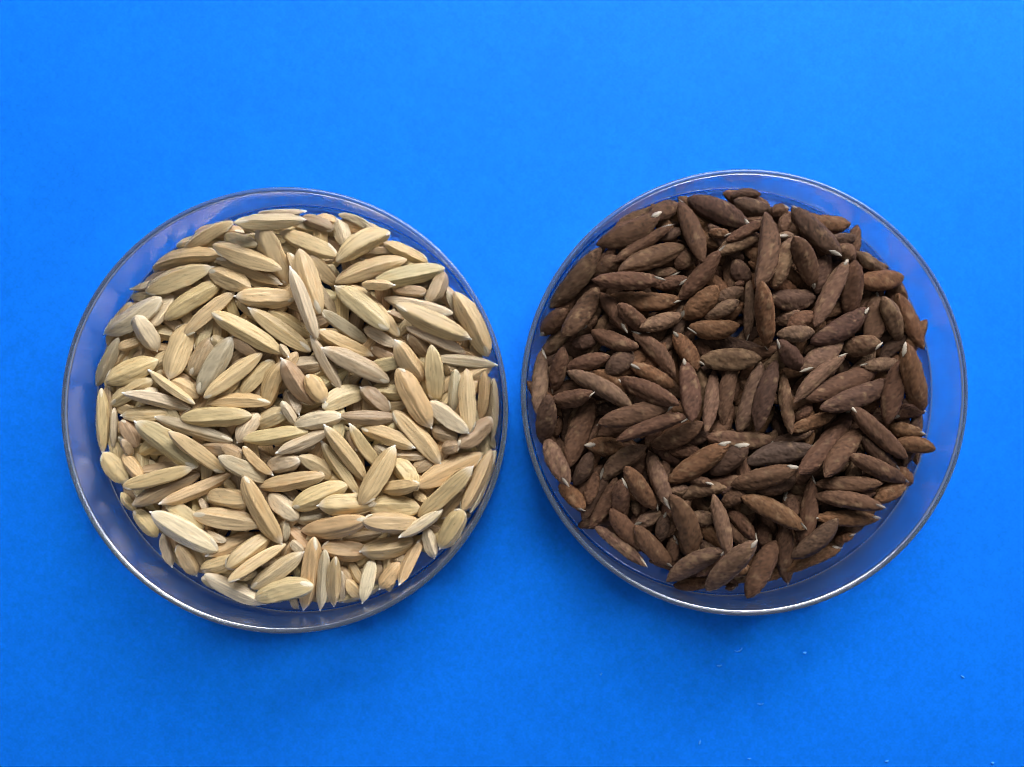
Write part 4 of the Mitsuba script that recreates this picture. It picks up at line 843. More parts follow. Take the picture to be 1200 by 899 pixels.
COATED = '''
3111 1141 231 3805 1168 231 229 202 d 0|-
1688 729 219 2334 1077 219 203 178 n 0|-
3557 1546 230 4380 1612 230 227 200 n 0|-
4855 -859 220 4209 -486 220 204 180 r 0|-
5846 -177 234 5661 621 234 236 207 r 0|-
4907 -253 226 5236 391 226 219 193 v 0|-
5443 -748 216 5840 -126 216 194 171 d 0|-
3372 1572 232 3366 2329 232 231 203 v 0|-
1677 -525 217 1797 161 217 197 173 v 0|-
1609 -1082 216 1034 -489 216 195 171 n 0|-
1669 -1080 231 2323 -660 231 228 201 n 0|-
3361 -803 215 4178 -769 215 194 171 d 0|-
5403 1119 215 4851 1574 215 194 170 d 0|-
4711 -2166 216 4159 -1744 216 195 171 v 0|-
4213 -2399 172 4907 -1957 317 191 168 r 0|-
1264 1083 224 1527 1763 224 214 188 r 0|-
3829 1659 358 4592 1692 210 200 176 n 0|-
4393 897 228 3730 1196 228 222 196 n 0|-
3391 -426 230 2599 -311 230 228 201 d 0|-
4529 -1561 230 5089 -1046 230 226 199 d 0|-
1070 135 217 1854 223 217 198 175 n 0|-
2741 -1891 231 3001 -1094 231 230 202 n 0|-
2153 -78 173 1548 388 307 198 175 r 0|-
1374 -1889 228 747 -1622 228 223 196 r 0|-
3262 -2617 219 3860 -2127 219 203 179 n 0|-
3999 507 219 3213 644 219 203 178 r 0|half-hidden inner reddish brown coated grain, lying level, at half past twelve
1380 308 320 1901 778 221 238 210 d 0|-
2888 -2891 218 2397 -2353 218 201 177 n 0|-
5342 -524 225 5587 148 225 215 190 n 0|-
2716 -2111 228 3260 -1592 228 222 196 n 0|-
4281 761 233 3467 852 233 234 206 d 0|-
4520 963 220 5028 1441 232 217 191 d 0|-
3520 -18 225 2881 437 225 216 190 d 0|-
701 613 224 1394 732 224 214 189 n 0|upper half-hidden edge dark brown coated grain, lying level, at half past nine
3994 1140 329 3313 1471 168 190 167 r 0|-
2762 -2499 214 2441 -1836 214 192 169 d 0|-
1875 1349 222 1800 2056 222 209 184 d 0|-
3892 1698 289 3660 2373 201 239 210 d 0|-
4014 510 303 4522 1090 250 212 187 v 0|-
2389 -22 233 2242 801 233 234 206 r 0|half-hidden inner reddish brown coated grain, standing upright, at half past nine
2090 1861 226 2820 2136 226 218 192 n 0|-
3225 -1167 220 3053 -489 220 205 181 d 0|-
3183 -408 272 3855 -160 197 218 192 d 0|-
2487 864 223 3174 963 223 212 186 v 0|-
546 -332 223 1286 -221 223 212 187 r 0|-
2006 -1779 227 2036 -975 227 220 194 v 0|-
4675 -1325 229 4830 -508 287 198 174 n 0|-
5598 -1516 225 5611 -805 225 217 191 r 0|-
3540 444 253 4231 647 354 198 174 v 0|-
1588 -2326 232 2402 -2260 232 231 203 n 0|-
3076 -1062 275 3754 -763 275 223 196 n 0|-
2832 1658 160 3622 1734 373 206 181 n 0|half-hidden midway dark brown coated grain, lying level, at twelve o'clock
2229 982 235 1721 1618 292 231 204 d 0|-
2838 -1483 259 2300 -885 216 235 207 n 0|-
4561 251 216 4852 922 216 196 172 v 0|-
1999 -1754 233 1291 -1446 233 234 206 r 0|-
666 -934 222 390 -231 222 209 184 d 0|-
1763 1209 167 1409 1888 344 196 172 r 0|-
2319 -1797 172 2976 -1319 359 224 197 n 0|-
2611 -2113 240 2362 -1365 365 237 209 v 0|-
2300 1724 215 2987 1872 215 192 169 v 0|-
2778 -447 323 2862 243 175 212 187 d 0|-
1399 1891 282 2084 2170 243 232 204 n 0|-
3611 -2280 222 3425 -1604 222 209 184 d 0|-
4431 -242 214 3785 161 214 192 169 d 0|-
4480 640 388 5171 957 170 232 204 r 0|-
4650 1709 218 4553 2431 218 200 176 n 0|-
4972 -1332 189 5665 -1113 304 227 200 n 0|-
1841 1028 185 1286 1426 330 237 209 n 0|half-hidden outer plump dark brown coated grain, slanting up left, at ten o'clock
2708 -169 231 2430 499 257 224 197 n 0|-
2392 -2185 227 1732 -1865 227 221 195 n 0|-
3285 -1886 341 3993 -1576 163 195 172 n 0|-
746 -475 317 459 171 179 211 186 n 0|-
2469 -2150 253 3180 -1956 318 195 172 r 0|-
4262 -2403 179 3592 -2221 289 195 171 r 0|-
513 757 229 1182 1169 229 226 199 d 0|-
2813 2017 217 3393 2390 217 198 175 r 0|-
908 -1432 228 637 -762 241 237 209 n 0|half-hidden edge plump dark brown coated grain, standing upright, at half past eight
1810 -2142 217 1209 -1576 217 199 175 r 0|-
4168 -2051 177 3434 -1841 325 211 186 n 0|-
4179 1294 221 4989 1480 236 223 196 v 0|-
3364 -2045 479 3448 -1342 148 207 182 n 0|half-hidden midway dark brown coated grain, standing upright, at six o'clock
3907 -82 307 4502 461 194 234 206 n 0|-
3463 992 380 2851 1350 163 202 178 n 0|-
2261 1626 166 1769 2146 371 220 194 n 0|-
3637 -1569 164 3337 -860 371 209 184 n 0|-
5331 -1151 266 5594 -516 254 203 179 d 0|-
5331 144 342 4734 505 194 209 184 r 0|half-hidden midway reddish brown coated grain, slanting up left, at half past two
4053 -280 373 3496 331 166 222 195 n 0|-
5343 709 181 5049 1456 308 215 189 v 0|-
325 246 218 1100 505 218 200 176 d 0|half-hidden edge blackish brown coated grain, slanting up right, at half past nine
2438 413 238 2653 1091 288 198 174 n 0|half-hidden midway dark brown coated grain, standing upright, at half past ten
4964 -1159 389 4141 -1031 166 221 195 d 0|-
3885 2307 251 3217 2530 202 210 185 r 0|-
977 226 149 1622 481 443 196 172 v 0|-
2669 1905 292 3051 2614 193 227 200 n 0|-
880 -1421 217 1552 -1009 217 198 174 n 0|half-hidden outer dark brown coated grain, slanting up right, at eight o'clock
2341 -2779 174 2341 -1988 356 230 202 v 0|-
4420 -1551 232 3964 -1030 232 232 204 r 0|-
4526 -827 436 5063 -195 151 207 182 n 0|-
1866 -2413 338 1320 -1956 187 240 211 n 0|-
2437 -952 212 3197 -762 281 226 199 d 0|-
1494 2282 232 2238 2518 232 232 204 v 0|half-hidden edge olive brown coated grain, lying level, at eleven o'clock
3177 1623 271 2638 2237 357 201 177 r 0|lower half-hidden outer reddish brown coated grain, slanting up left, at half past eleven
3849 -2589 180 3109 -2582 337 210 184 r 0|-
2837 -1612 344 3379 -988 330 206 181 n 0|-
2465 1032 295 3227 1331 309 236 208 n 0|-
3120 12 328 3845 359 258 229 202 r 0|-
5414 -736 229 5004 -81 242 222 196 n 0|-
935 -1795 273 963 -963 273 192 169 r 0|half-hidden edge slender reddish brown coated grain, standing upright, at eight o'clock
3744 1306 306 4445 1343 257 199 175 n 0|-
4968 -167 265 4607 480 253 236 208 d 0|half-hidden midway blackish brown coated grain, slanting up left, at half past two
3020 1248 373 2299 1672 165 210 185 n 0|half-hidden outer dark brown coated grain, slanting up left, at eleven o'clock
2489 -197 209 1900 171 282 240 211 v 0|half-hidden inner plump olive brown coated grain, slanting up left, at nine o'clock
1693 -182 218 878 -42 218 200 176 v 0|-
1589 -1947 300 1195 -1341 262 212 187 d 0|-
3446 -1719 336 3802 -1113 250 234 206 d 0|-
4847 -1312 460 5111 -534 145 192 169 n 0|-
5005 -959 316 5515 -488 292 228 201 r 0|-
1595 643 265 1999 1317 320 233 205 r 0|left half-hidden midway reddish brown coated grain, slanting up right, at half past ten
3147 442 280 3676 973 280 215 189 d 0|half-hidden inner blackish brown coated grain, slanting up right, at twelve o'clock
4945 1598 175 4377 1989 373 232 204 v 0|-
1125 -1562 424 1719 -1207 158 226 199 d 0|-
4514 2181 222 3783 2469 222 210 185 r 0|-
3913 276 182 4602 641 376 236 208 v 0|-
1233 -929 325 1866 -646 165 193 170 r 0|-
1541 -1853 306 2260 -1782 230 217 191 v 0|-
4704 -2250 347 3924 -2107 164 199 175 r 0|-
2860 964 495 2142 1374 144 203 179 r 0|-
1918 1997 339 2584 2449 168 205 181 d 0|-
2600 -1224 283 1873 -1172 296 210 185 n 0|-
4460 718 344 4127 1375 306 190 167 r 0|-
2242 -926 314 2292 -164 193 208 183 d 0|-
1178 1672 402 1803 2023 327 217 191 v 0|-
1740 965 305 1019 1153 240 201 177 d 0|-
2238 347 210 1500 692 398 193 170 r 0|-
3911 -2520 339 3552 -1818 339 235 207 n 0|half-hidden outer dark brown coated grain, slanting up left, at half past five
2514 -643 167 2653 171 342 205 181 n 0|-
3850 1659 327 4247 2348 258 218 192 d 0|-
5177 -323 375 4464 -227 168 221 195 n 0|-
2749 -373 312 2047 -340 300 226 199 r 0|half-hidden inner plump reddish brown coated grain, lying level, at half past eight
3658 -1508 341 4171 -920 259 195 172 d 0|-
1512 1132 382 816 1214 220 200 176 n 0|-
3618 448 509 2815 682 171 215 189 d 0|half-hidden inner blackish brown coated grain, lying level, at twelve o'clock
2735 -2630 194 3387 -2321 348 220 193 n 0|-
4876 615 218 5669 715 218 200 176 n 0|-
5143 -1692 179 5628 -1188 341 232 204 d 0|-
1335 21 254 620 309 241 225 198 d 0|-
5808 -456 238 5661 306 334 195 172 v 0|half-hidden outer olive brown coated grain, standing upright, at three o'clock
2409 236 321 3030 791 234 198 175 n 0|-
4559 1183 283 4126 1796 375 224 197 n 0|-
3960 -2542 300 4220 -1754 271 221 195 n 0|-
1027 1367 230 1460 1938 610 213 188 n 0|half-hidden edge dark brown coated grain, slanting up right, at half past ten
3001 1939 519 2344 2223 244 210 185 r 0|upper half-hidden outer reddish brown coated grain, slanting up left, at half past eleven
4023 -565 179 3320 -333 350 236 208 d 0|half-hidden inner plump blackish brown coated grain, slanting up left, at four o'clock
1437 -893 366 2077 -373 175 239 210 n 0|-
2073 -195 382 2271 619 294 239 211 n 0|half-hidden midway dark brown coated grain, standing upright, at ten o'clock
3982 -943 238 4013 -177 359 208 183 n 0|-
4724 -1705 246 4184 -1195 337 231 203 n 0|-
3502 2007 328 3155 2688 221 222 196 n 0|-
3835 -385 507 4540 -352 148 225 198 r 0|-
5200 1159 336 4618 1754 292 199 175 v 0|half-hidden outer olive brown coated grain, slanting up left, at half past one
4123 -2090 323 4386 -1294 367 210 184 n 0|-
1200 546 425 1888 965 340 194 171 v 0|-
760 -869 211 771 -189 406 218 192 d 0|half-hidden edge plump blackish brown coated grain, standing upright, at half past eight
4934 -1783 232 4270 -1587 405 211 185 r 0|-
2140 -1395 359 1631 -784 318 210 185 r 0|-
5691 36 305 4963 146 395 221 194 r 0|half-hidden outer reddish brown coated grain, lying level, at three o'clock
5501 591 264 5445 1421 205 221 195 r 0|-
3349 1088 331 3205 1772 318 201 177 v 0|-
2740 677 318 3437 938 173 197 173 n 0|half-hidden inner dark brown coated grain, slanting up right, at twelve o'clock
3506 -885 316 3126 -271 291 216 190 v 0|half-hidden centremost olive brown coated grain, slanting up left, at six o'clock
2886 2259 317 2160 2460 251 206 181 r 0|half-hidden edge reddish brown coated grain, lying level, at half past eleven
4061 -676 685 3755 102 295 233 205 d 0|-
3694 -2888 147 3788 -2110 530 202 178 n 0|-
876 -777 282 1371 -189 201 199 175 r 0|-
2326 1180 268 2241 1979 254 192 169 n 0|-
3967 681 300 3313 1071 393 229 202 d 0|-
4161 994 423 4877 1335 255 223 196 d 0|-
4684 416 271 5425 689 285 195 171 d 0|-
2988 -2841 182 3725 -2728 300 204 179 v 0|half-hidden edge olive brown coated grain, lying level, at six o'clock
3309 451 397 2601 626 307 192 169 d 0|inner blackish brown coated grain, lying level, at eleven o'clock
3285 1216 369 3712 1895 383 211 186 r 0|half-hidden midway reddish brown coated grain, slanting up right, at twelve o'clock
4239 -1707 358 3478 -1460 372 202 178 r 0|-
3843 -810 323 4558 -698 349 219 192 n 0|-
4366 -2331 274 4039 -1572 495 191 168 n 0|-
5827 161 394 5163 501 236 228 200 r 0|-
3155 1386 184 2579 1829 273 198 174 n 0|half-hidden midway dark brown coated grain, slanting up left, at half past eleven
3438 -241 233 2797 81 334 196 173 v 0|-
795 -1056 264 1442 -827 349 191 168 d 0|-
4607 -42 157 4434 670 452 210 185 d 0|-
4334 -529 349 4574 133 225 231 203 n 0|-
1815 358 412 2307 1000 210 223 196 n 0|half-hidden midway dark brown coated grain, slanting up right, at ten o'clock
5451 1675 176 4664 1738 315 207 182 v 0|-
1847 -797 423 2006 -118 197 240 211 r 0|-
1913 754 309 2511 1232 350 211 186 r 0|right half-hidden midway reddish brown coated grain, slanting up right, at half past ten
2173 -572 296 1965 160 500 219 193 n 0|-
4969 -1869 171 4861 -1143 514 199 176 n 0|-
4015 -1401 306 4287 -730 395 237 209 d 0|-
3302 -2505 384 2641 -2001 341 239 210 n 0|-
2251 -1023 302 2629 -335 357 220 194 n 0|-
417 357 175 929 995 349 227 200 v 0|edge olive brown coated grain, slanting up right, at half past nine
3827 61 263 4235 666 405 240 211 n 0|-
3092 -1961 304 2432 -1530 387 236 208 v 0|half-hidden midway olive brown coated grain, slanting up left, at half past six
4161 1588 343 3338 1699 519 235 207 r 0|-
4124 1574 425 4737 1980 386 219 192 n 0|-
1745 -1384 233 1219 -806 399 211 186 n 0|-
1450 330 397 677 536 242 231 203 n 0|lower half-hidden edge dark brown coated grain, lying level, at half past nine
3683 -2489 345 3133 -1864 507 197 174 d 0|-
590 1130 164 1132 1584 354 198 174 r 0|-
410 -143 330 1201 45 273 215 189 n 0|half-hidden edge dark brown coated grain, lying level, at nine o'clock
2753 -2802 233 1971 -2505 335 219 193 d 0|half-hidden edge blackish brown coated grain, slanting up left, at seven o'clock
3955 -2688 233 4477 -2171 337 211 186 n 0|-
2790 -1764 522 3588 -1762 410 230 203 v 0|half-hidden midway olive brown coated grain, lying level, at six o'clock
2790 -1208 239 2241 -714 450 222 196 r 0|-
2463 34 396 3117 326 244 198 175 d 0|half-hidden inner blackish brown coated grain, slanting up right, at ten o'clock
4763 2010 305 4153 2450 292 233 205 r 0|-
4634 891 246 5269 1265 389 218 192 n 0|half-hidden outer dark brown coated grain, slanting up right, at two o'clock
3832 1538 639 3260 2003 442 221 195 r 0|half-hidden outer reddish brown coated grain, slanting up left, at twelve o'clock
1522 -1619 275 1918 -1002 431 220 194 n 0|lower half-hidden midway dark brown coated grain, slanting up right, at eight o'clock
1816 -2012 348 1931 -1200 362 219 193 d 0|half-hidden outer blackish brown coated grain, standing upright, at half past seven
2716 1615 226 2029 1956 361 192 169 r 0|-
2052 -1465 472 2846 -1255 282 224 197 v 0|half-hidden midway olive brown coated grain, lying level, at seven o'clock
4501 1627 553 4146 2385 265 220 194 r 0|half-hidden outer reddish brown coated grain, slanting up left, at one o'clock
1965 63 447 1362 583 433 192 169 d 0|-
926 679 234 1693 914 542 192 169 n 0|half-hidden outer slender dark brown coated grain, lying level, at ten o'clock
5656 303 361 5580 988 264 208 183 r 0|-
5505 869 390 5494 1587 197 211 185 n 0|half-hidden edge dark brown coated grain, standing upright, at two o'clock
742 1408 234 1314 1946 551 196 172 v 0|-
4733 -1481 625 5364 -1089 246 229 201 v 0|-
3186 -1460 450 2662 -804 272 208 183 v 0|-
4910 632 433 4275 988 369 210 185 r 0|-
3470 2413 397 2798 2543 238 228 201 v 0|-
2651 -2200 409 2000 -1883 371 228 200 v 0|-
3004 313 284 3803 490 649 204 180 n 0|half-hidden inner slender dark brown coated grain, lying level, at one o'clock
4148 422 475 4840 752 475 235 207 v 0|half-hidden midway olive brown coated grain, slanting up right, at two o'clock
5665 1217 379 5142 1721 251 225 198 n 0|half-hidden edge dark brown coated grain, slanting up left, at two o'clock
3523 1131 355 4269 1262 342 196 173 n 0|-
5816 -1176 219 5856 -360 219 203 179 v 0|half-hidden edge olive brown coated grain, standing upright, at half past three
3242 -2738 396 3285 -2022 510 237 209 n 0|-
3947 285 508 4308 989 354 205 180 r 0|half-hidden inner reddish brown coated grain, slanting up right, at half past one
3200 -1868 569 3011 -1148 425 193 170 r 0|-
4496 -1829 395 5329 -1748 186 193 170 d 0|-
2378 -849 452 2796 -169 368 204 180 r 0|half-hidden inner reddish brown coated grain, slanting up right, at eight o'clock
736 -1280 328 421 -563 259 212 187 n 0|-
5543 -998 378 5625 -288 265 223 196 d 0|-
3442 19 360 3980 559 765 235 207 v 0|half-hidden inner olive brown coated grain, slanting up right, at half past one
4632 805 516 5466 829 245 197 173 n 0|-
1599 -283 212 1684 395 575 205 180 r 0|-
1593 -2332 324 1936 -1635 447 198 174 n 0|half-hidden outer dark brown coated grain, slanting up right, at half past seven
3541 2145 311 4223 2435 298 225 198 d 0|-
3205 -406 285 3422 401 493 199 175 r 0|half-hidden centremost slender reddish brown coated grain, standing upright, at twelve o'clock
4198 -1127 429 3422 -924 302 220 193 n 0|-
3406 -2300 619 2877 -1859 447 239 210 n 0|half-hidden outer plump dark brown coated grain, slanting up left, at six o'clock
1726 1809 488 2073 2529 259 218 192 r 0|-
4382 -809 381 4394 -13 408 203 179 d 0|-
3202 1123 434 2632 1637 367 235 206 r 0|half-hidden midway reddish brown coated grain, slanting up left, at half past eleven
3153 -1451 489 3368 -752 346 226 199 n 0|-
4622 -666 415 5389 -446 288 237 209 n 0|half-hidden midway dark brown coated grain, lying level, at half past three
1672 1581 269 2478 1792 371 192 169 r 0|-
1199 -988 435 1877 -912 363 195 172 n 0|half-hidden outer dark brown coated grain, lying level, at eight o'clock
2032 -1754 609 2215 -998 356 204 179 n 0|half-hidden midway dark brown coated grain, standing upright, at half past seven
3338 -1461 628 3109 -674 393 236 208 n 0|middle half-hidden inner dark brown coated grain, standing upright, at six o'clock
3702 676 419 3818 1394 432 226 199 d 0|half-hidden midway blackish brown coated grain, standing upright, at one o'clock
4633 -604 366 4861 142 339 235 207 v 0|-
2546 -124 459 2469 704 313 237 209 d 0|-
4318 507 524 4328 1254 432 228 201 r 0|half-hidden midway reddish brown coated grain, standing upright, at half past one
1867 351 455 2535 803 269 216 190 d 0|half-hidden midway blackish brown coated grain, slanting up right, at ten o'clock
3141 1182 470 3150 1992 283 203 178 n 0|half-hidden midway dark brown coated grain, standing upright, at half past eleven
2534 -1569 371 3270 -1329 638 239 210 n 0|half-hidden midway dark brown coated grain, lying level, at half past six
4734 -1501 657 4981 -862 394 211 186 v 0|half-hidden outer olive brown coated grain, standing upright, at four o'clock
4969 588 340 5663 686 352 197 174 d 0|half-hidden outer blackish brown coated grain, lying level, at half past two
4287 898 554 5017 1302 315 225 198 r 0|half-hidden midway reddish brown coated grain, slanting up right, at half past one
1092 332 408 1365 1041 474 200 176 v 0|half-hidden outer olive brown coated grain, standing upright, at ten o'clock
4699 1960 648 3893 2082 334 214 188 r 0|-
2834 -501 417 2618 309 446 207 182 v 0|half-hidden inner olive brown coated grain, standing upright, at half past nine
1403 -1894 345 1623 -1228 381 191 168 d 0|-
4425 -1950 534 4588 -1155 301 237 208 d 0|half-hidden outer blackish brown coated grain, standing upright, at five o'clock
2684 702 440 3318 1151 399 218 192 r 0|half-hidden inner reddish brown coated grain, slanting up right, at twelve o'clock
1933 -1022 304 2507 -550 589 205 181 r 0|-
4135 -1169 490 3721 -452 268 199 175 d 0|half-hidden inner slender blackish brown coated grain, slanting up left, at half past four
4294 1272 360 3607 1732 800 237 208 r 0|upper half-hidden midway reddish brown coated grain, slanting up left, at one o'clock
4254 2204 437 3575 2507 346 215 189 n 0|-
3566 -1695 316 4398 -1673 653 225 198 n 0|half-hidden midway dark brown coated grain, lying level, at five o'clock
2141 617 355 1366 917 609 205 180 n 0|half-hidden midway dark brown coated grain, slanting up left, at ten o'clock
3072 -2382 503 2532 -1865 358 197 174 r 0|half-hidden outer reddish brown coated grain, slanting up left, at half past six
3600 -1452 327 3715 -647 530 232 204 v 0|half-hidden inner olive brown coated grain, standing upright, at five o'clock
4269 -593 504 4483 214 417 191 168 r 0|half-hidden inner slender reddish brown coated grain, standing upright, at half past three
1466 64 700 2069 604 405 218 192 r 0|half-hidden midway reddish brown coated grain, slanting up right, at half past nine
3529 1 588 4319 210 274 217 191 r 0|half-hidden inner reddish brown coated grain, lying level, at half past two
1112 -584 251 1807 -398 251 220 194 n 0|-
2525 -878 387 3034 -369 425 220 194 n 0|-
5611 -212 288 4916 -26 351 220 194 r 0|-
2443 1396 326 1748 1582 338 220 194 n 0|-
2146 -2003 492 2332 -1307 555 220 194 n 0|half-hidden outer dark brown coated grain, standing upright, at seven o'clock
3019 2329 356 2395 2689 190 220 194 r 0|half-hidden edge reddish brown coated grain, slanting up left, at half past eleven
2302 541 392 2488 1237 379 220 194 d 0|half-hidden midway blackish brown coated grain, standing upright, at half past ten
3259 -2915 252 2635 -2555 277 220 194 n 0|-
4726 -1142 377 4217 -633 427 220 194 v 0|-
3379 -935 377 3739 -311 352 220 194 r 0|half-hidden inner reddish brown coated grain, slanting up right, at five o'clock
4841 -1742 487 5350 -1233 475 220 194 n 0|-
5482 -1250 309 4973 -741 410 220 194 n 0|-
365 -98 306 874 411 306 220 194 v 0|-
943 613 436 1303 1237 436 220 194 v 0|left half-hidden outer olive brown coated grain, slanting up right, at ten o'clock
3739 -1475 381 4459 -1475 643 220 194 v 0|half-hidden midway olive brown coated grain, lying level, at five o'clock
3895 1801 553 3271 2161 490 220 194 n 0|-
790 -1199 323 976 -503 311 220 194 d 0|-
1807 -35 508 2167 589 508 220 194 r 0|half-hidden midway reddish brown coated grain, slanting up right, at ten o'clock
3787 -275 622 3163 85 416 220 194 n 0|half-hidden centremost dark brown coated grain, slanting up left, at two o'clock
4313 1318 518 4822 1827 518 220 194 n 0|lower half-hidden outer dark brown coated grain, slanting up right, at one o'clock
1903 -923 428 2263 -299 378 220 194 n 0|upper half-hidden midway dark brown coated grain, slanting up right, at eight o'clock
871 1165 326 1495 1525 364 220 194 n 0|right half-hidden edge dark brown coated grain, slanting up right, at ten o'clock
3187 1693 413 3187 2413 489 220 194 n 0|-
4698 1551 578 4884 2246 578 220 194 n 0|half-hidden edge dark brown coated grain, standing upright, at one o'clock
907 -1091 408 1267 -467 268 220 194 n 0|-
1088 -404 287 1783 -218 274 220 194 v 0|right half-hidden outer olive brown coated grain, lying level, at nine o'clock
3070 118 367 2561 627 354 220 194 n 0|half-hidden inner dark brown coated grain, slanting up left, at half past ten
4426 1606 510 3917 2115 472 220 194 n 0|-
838 -803 379 1024 -107 353 220 194 v 0|half-hidden edge olive brown coated grain, standing upright, at half past eight
1279 1981 233 1903 2341 413 220 194 r 0|-
1843 1429 321 1483 2053 541 220 194 v 0|-
1699 -2435 354 2059 -1811 430 220 194 n 0|-
2815 1177 352 2191 1537 390 220 194 v 0|-
3151 -2579 531 2527 -2219 365 220 194 d 0|half-hidden outer blackish brown coated grain, slanting up left, at half past six
3163 -503 408 2803 121 420 220 194 n 0|-
2911 -1523 601 3631 -1523 626 220 194 d 0|half-hidden midway blackish brown coated grain, lying level, at six o'clock
3703 2536 319 3008 2722 369 220 194 n 0|upper half-hidden edge dark brown coated grain, lying level, at twelve o'clock
3653 -2834 326 4162 -2325 364 220 194 r 0|half-hidden edge reddish brown coated grain, slanting up right, at half past five
4159 -947 651 4159 -227 651 220 194 r 0|half-hidden inner reddish brown coated grain, standing upright, at four o'clock
4135 -2603 354 4759 -2243 328 220 194 v 0|half-hidden edge olive brown coated grain, slanting up right, at five o'clock
919 -1763 412 1279 -1139 412 220 194 n 0|half-hidden edge dark brown coated grain, slanting up right, at eight o'clock
1088 -764 368 1783 -578 368 220 194 n 0|lower half-hidden outer dark brown coated grain, lying level, at half past eight
2926 -1331 491 3112 -635 528 220 194 n 0|-
4399 -1559 645 5119 -1559 645 220 194 n 0|half-hidden outer dark brown coated grain, lying level, at half past four
4339 -2123 300 4963 -1763 453 220 194 v 0|-
5311 1225 352 4951 1849 314 220 194 n 0|half-hidden outer dark brown coated grain, slanting up left, at half past one
571 793 278 931 1417 341 220 194 n 0|left half-hidden edge dark brown coated grain, slanting up right, at ten o'clock
907 -1427 392 1267 -803 443 220 194 r 0|half-hidden outer reddish brown coated grain, slanting up right, at eight o'clock
1759 -167 691 1135 193 691 220 194 r 0|half-hidden outer reddish brown coated grain, slanting up left, at nine o'clock
2355 1954 358 1995 2578 345 220 194 r 0|half-hidden edge reddish brown coated grain, slanting up left, at eleven o'clock
2770 -2582 454 2261 -2073 441 220 194 n 0|-
3967 -155 389 4591 205 542 220 194 n 0|right half-hidden inner dark brown coated grain, slanting up right, at half past two
2515 -2528 347 1820 -2342 347 220 194 d 0|half-hidden edge blackish brown coated grain, lying level, at seven o'clock
2167 -2183 524 2527 -1559 537 220 194 n 0|right half-hidden outer dark brown coated grain, slanting up right, at seven o'clock
2779 -983 583 3139 -359 469 220 194 n 0|half-hidden inner dark brown coated grain, slanting up right, at seven o'clock
4351 -1940 602 3656 -1754 475 220 194 n 0|-
4531 -851 407 4531 -131 457 220 194 d 0|-
4697 -2186 443 5206 -1677 443 220 194 n 0|half-hidden edge dark brown coated grain, slanting up right, at half past four
1798 -491 299 1984 205 634 220 194 d 0|half-hidden midway blackish brown coated grain, standing upright, at nine o'clock
2731 -2639 562 3451 -2639 511 220 194 r 0|half-hidden edge reddish brown coated grain, lying level, at six o'clock
3895 2164 353 3200 2350 467 220 194 n 0|lower half-hidden edge dark brown coated grain, lying level, at twelve o'clock
4063 1237 555 3439 1597 775 220 194 r 0|right half-hidden midway reddish brown coated grain, slanting up left, at half past twelve
3787 -395 662 4411 -35 662 220 194 r 0|half-hidden inner reddish brown coated grain, slanting up right, at half past three
5225 262 357 5734 771 420 220 194 d 0|outer blackish brown coated grain, slanting up right, at half past two
5839 661 411 5479 1285 386 220 194 r 0|-
728 -470 367 219 39 342 220 194 r 0|half-hidden edge reddish brown coated grain, slanting up left, at nine o'clock
991 -1943 431 1351 -1319 469 220 194 d 0|half-hidden edge blackish brown coated grain, slanting up right, at eight o'clock
3286 1750 514 2777 2259 514 220 194 d 0|half-hidden outer blackish brown coated grain, slanting up left, at half past eleven
3184 -263 456 2998 433 393 220 194 n 0|half-hidden centremost dark brown coated grain, standing upright, at ten o'clock
4000 -2507 409 3814 -1811 562 220 194 r 0|-
4100 -1328 474 4795 -1142 525 220 194 v 0|half-hidden midway olive brown coated grain, lying level, at half past four
4697 -50 398 5206 459 398 220 194 v 0|half-hidden midway olive brown coated grain, slanting up right, at half past two
946 -2060 155 1641 -1873 432 220 194 n 0|half-hidden edge dark brown coated grain, lying level, at half past seven
2599 -1235 327 1975 -875 480 220 194 d 0|half-hidden midway blackish brown coated grain, slanting up left, at half past seven
3620 2068 503 4315 2254 491 220 194 n 0|upper half-hidden outer dark brown coated grain, lying level, at half past twelve
5602 -1187 397 5788 -491 397 220 194 d 0|half-hidden edge blackish brown coated grain, standing upright, at half past three
5535 293 444 5895 917 470 220 194 r 0|half-hidden edge reddish brown coated grain, slanting up right, at half past two
1925 2333 602 2392 2572 323 265 233 n 0|edge short dark brown coated grain, slanting up right, at eleven o'clock
2045 2044 434 2429 2181 477 169 160 d 0|edge short blackish brown coated grain, slanting up right, at eleven o'clock
1141 1522 498 1486 1786 683 263 231 n 0|edge short dark brown coated grain, slanting up right, at half past ten
972 771 544 1204 952 550 168 160 n 1|outer short dark brown coated grain, pale left tip, slanting up right, at ten o'clock
3114 1750 536 3375 1445 465 261 230 d 0|midway short blackish brown coated grain, slanting up left, at twelve o'clock
3161 1384 487 3288 1442 561 108 160 n 0|midway short dark brown coated grain, slanting up right, at twelve o'clock
4453 1831 586 4275 1256 671 262 231 d 0|outer plump blackish brown coated grain, standing upright, at one o'clock
1311 138 772 1703 447 693 284 240 d 0|midway short blackish brown coated grain, slanting up right, at half past nine
1000 -956 472 1251 -554 422 132 160 n 2|outer short dark brown coated grain, pale upper tip, slanting up right, at half past eight
1220 -334 405 1562 -413 381 193 170 d 0|outer short blackish brown coated grain, lying level, at nine o'clock
898 -1456 496 1134 -966 582 231 203 d 0|edge short blackish brown coated grain, slanting up right, at eight o'clock
3954 -530 703 4195 -298 767 166 160 n 0|inner short dark brown coated grain, slanting up right, at half past three
2424 -799 492 2803 -718 526 216 190 d 0|inner short blackish brown coated grain, lying level, at half past seven
5438 -1205 509 5729 -1444 317 240 211 r 0|edge short reddish brown coated grain, slanting up left, at four o'clock
1204 -1250 510 1069 -1710 577 192 169 n 0|edge short dark brown coated grain, standing upright, at eight o'clock
1717 -1656 403 1782 -1877 525 144 160 l 0|outer short light brown coated grain, standing upright, at half past seven
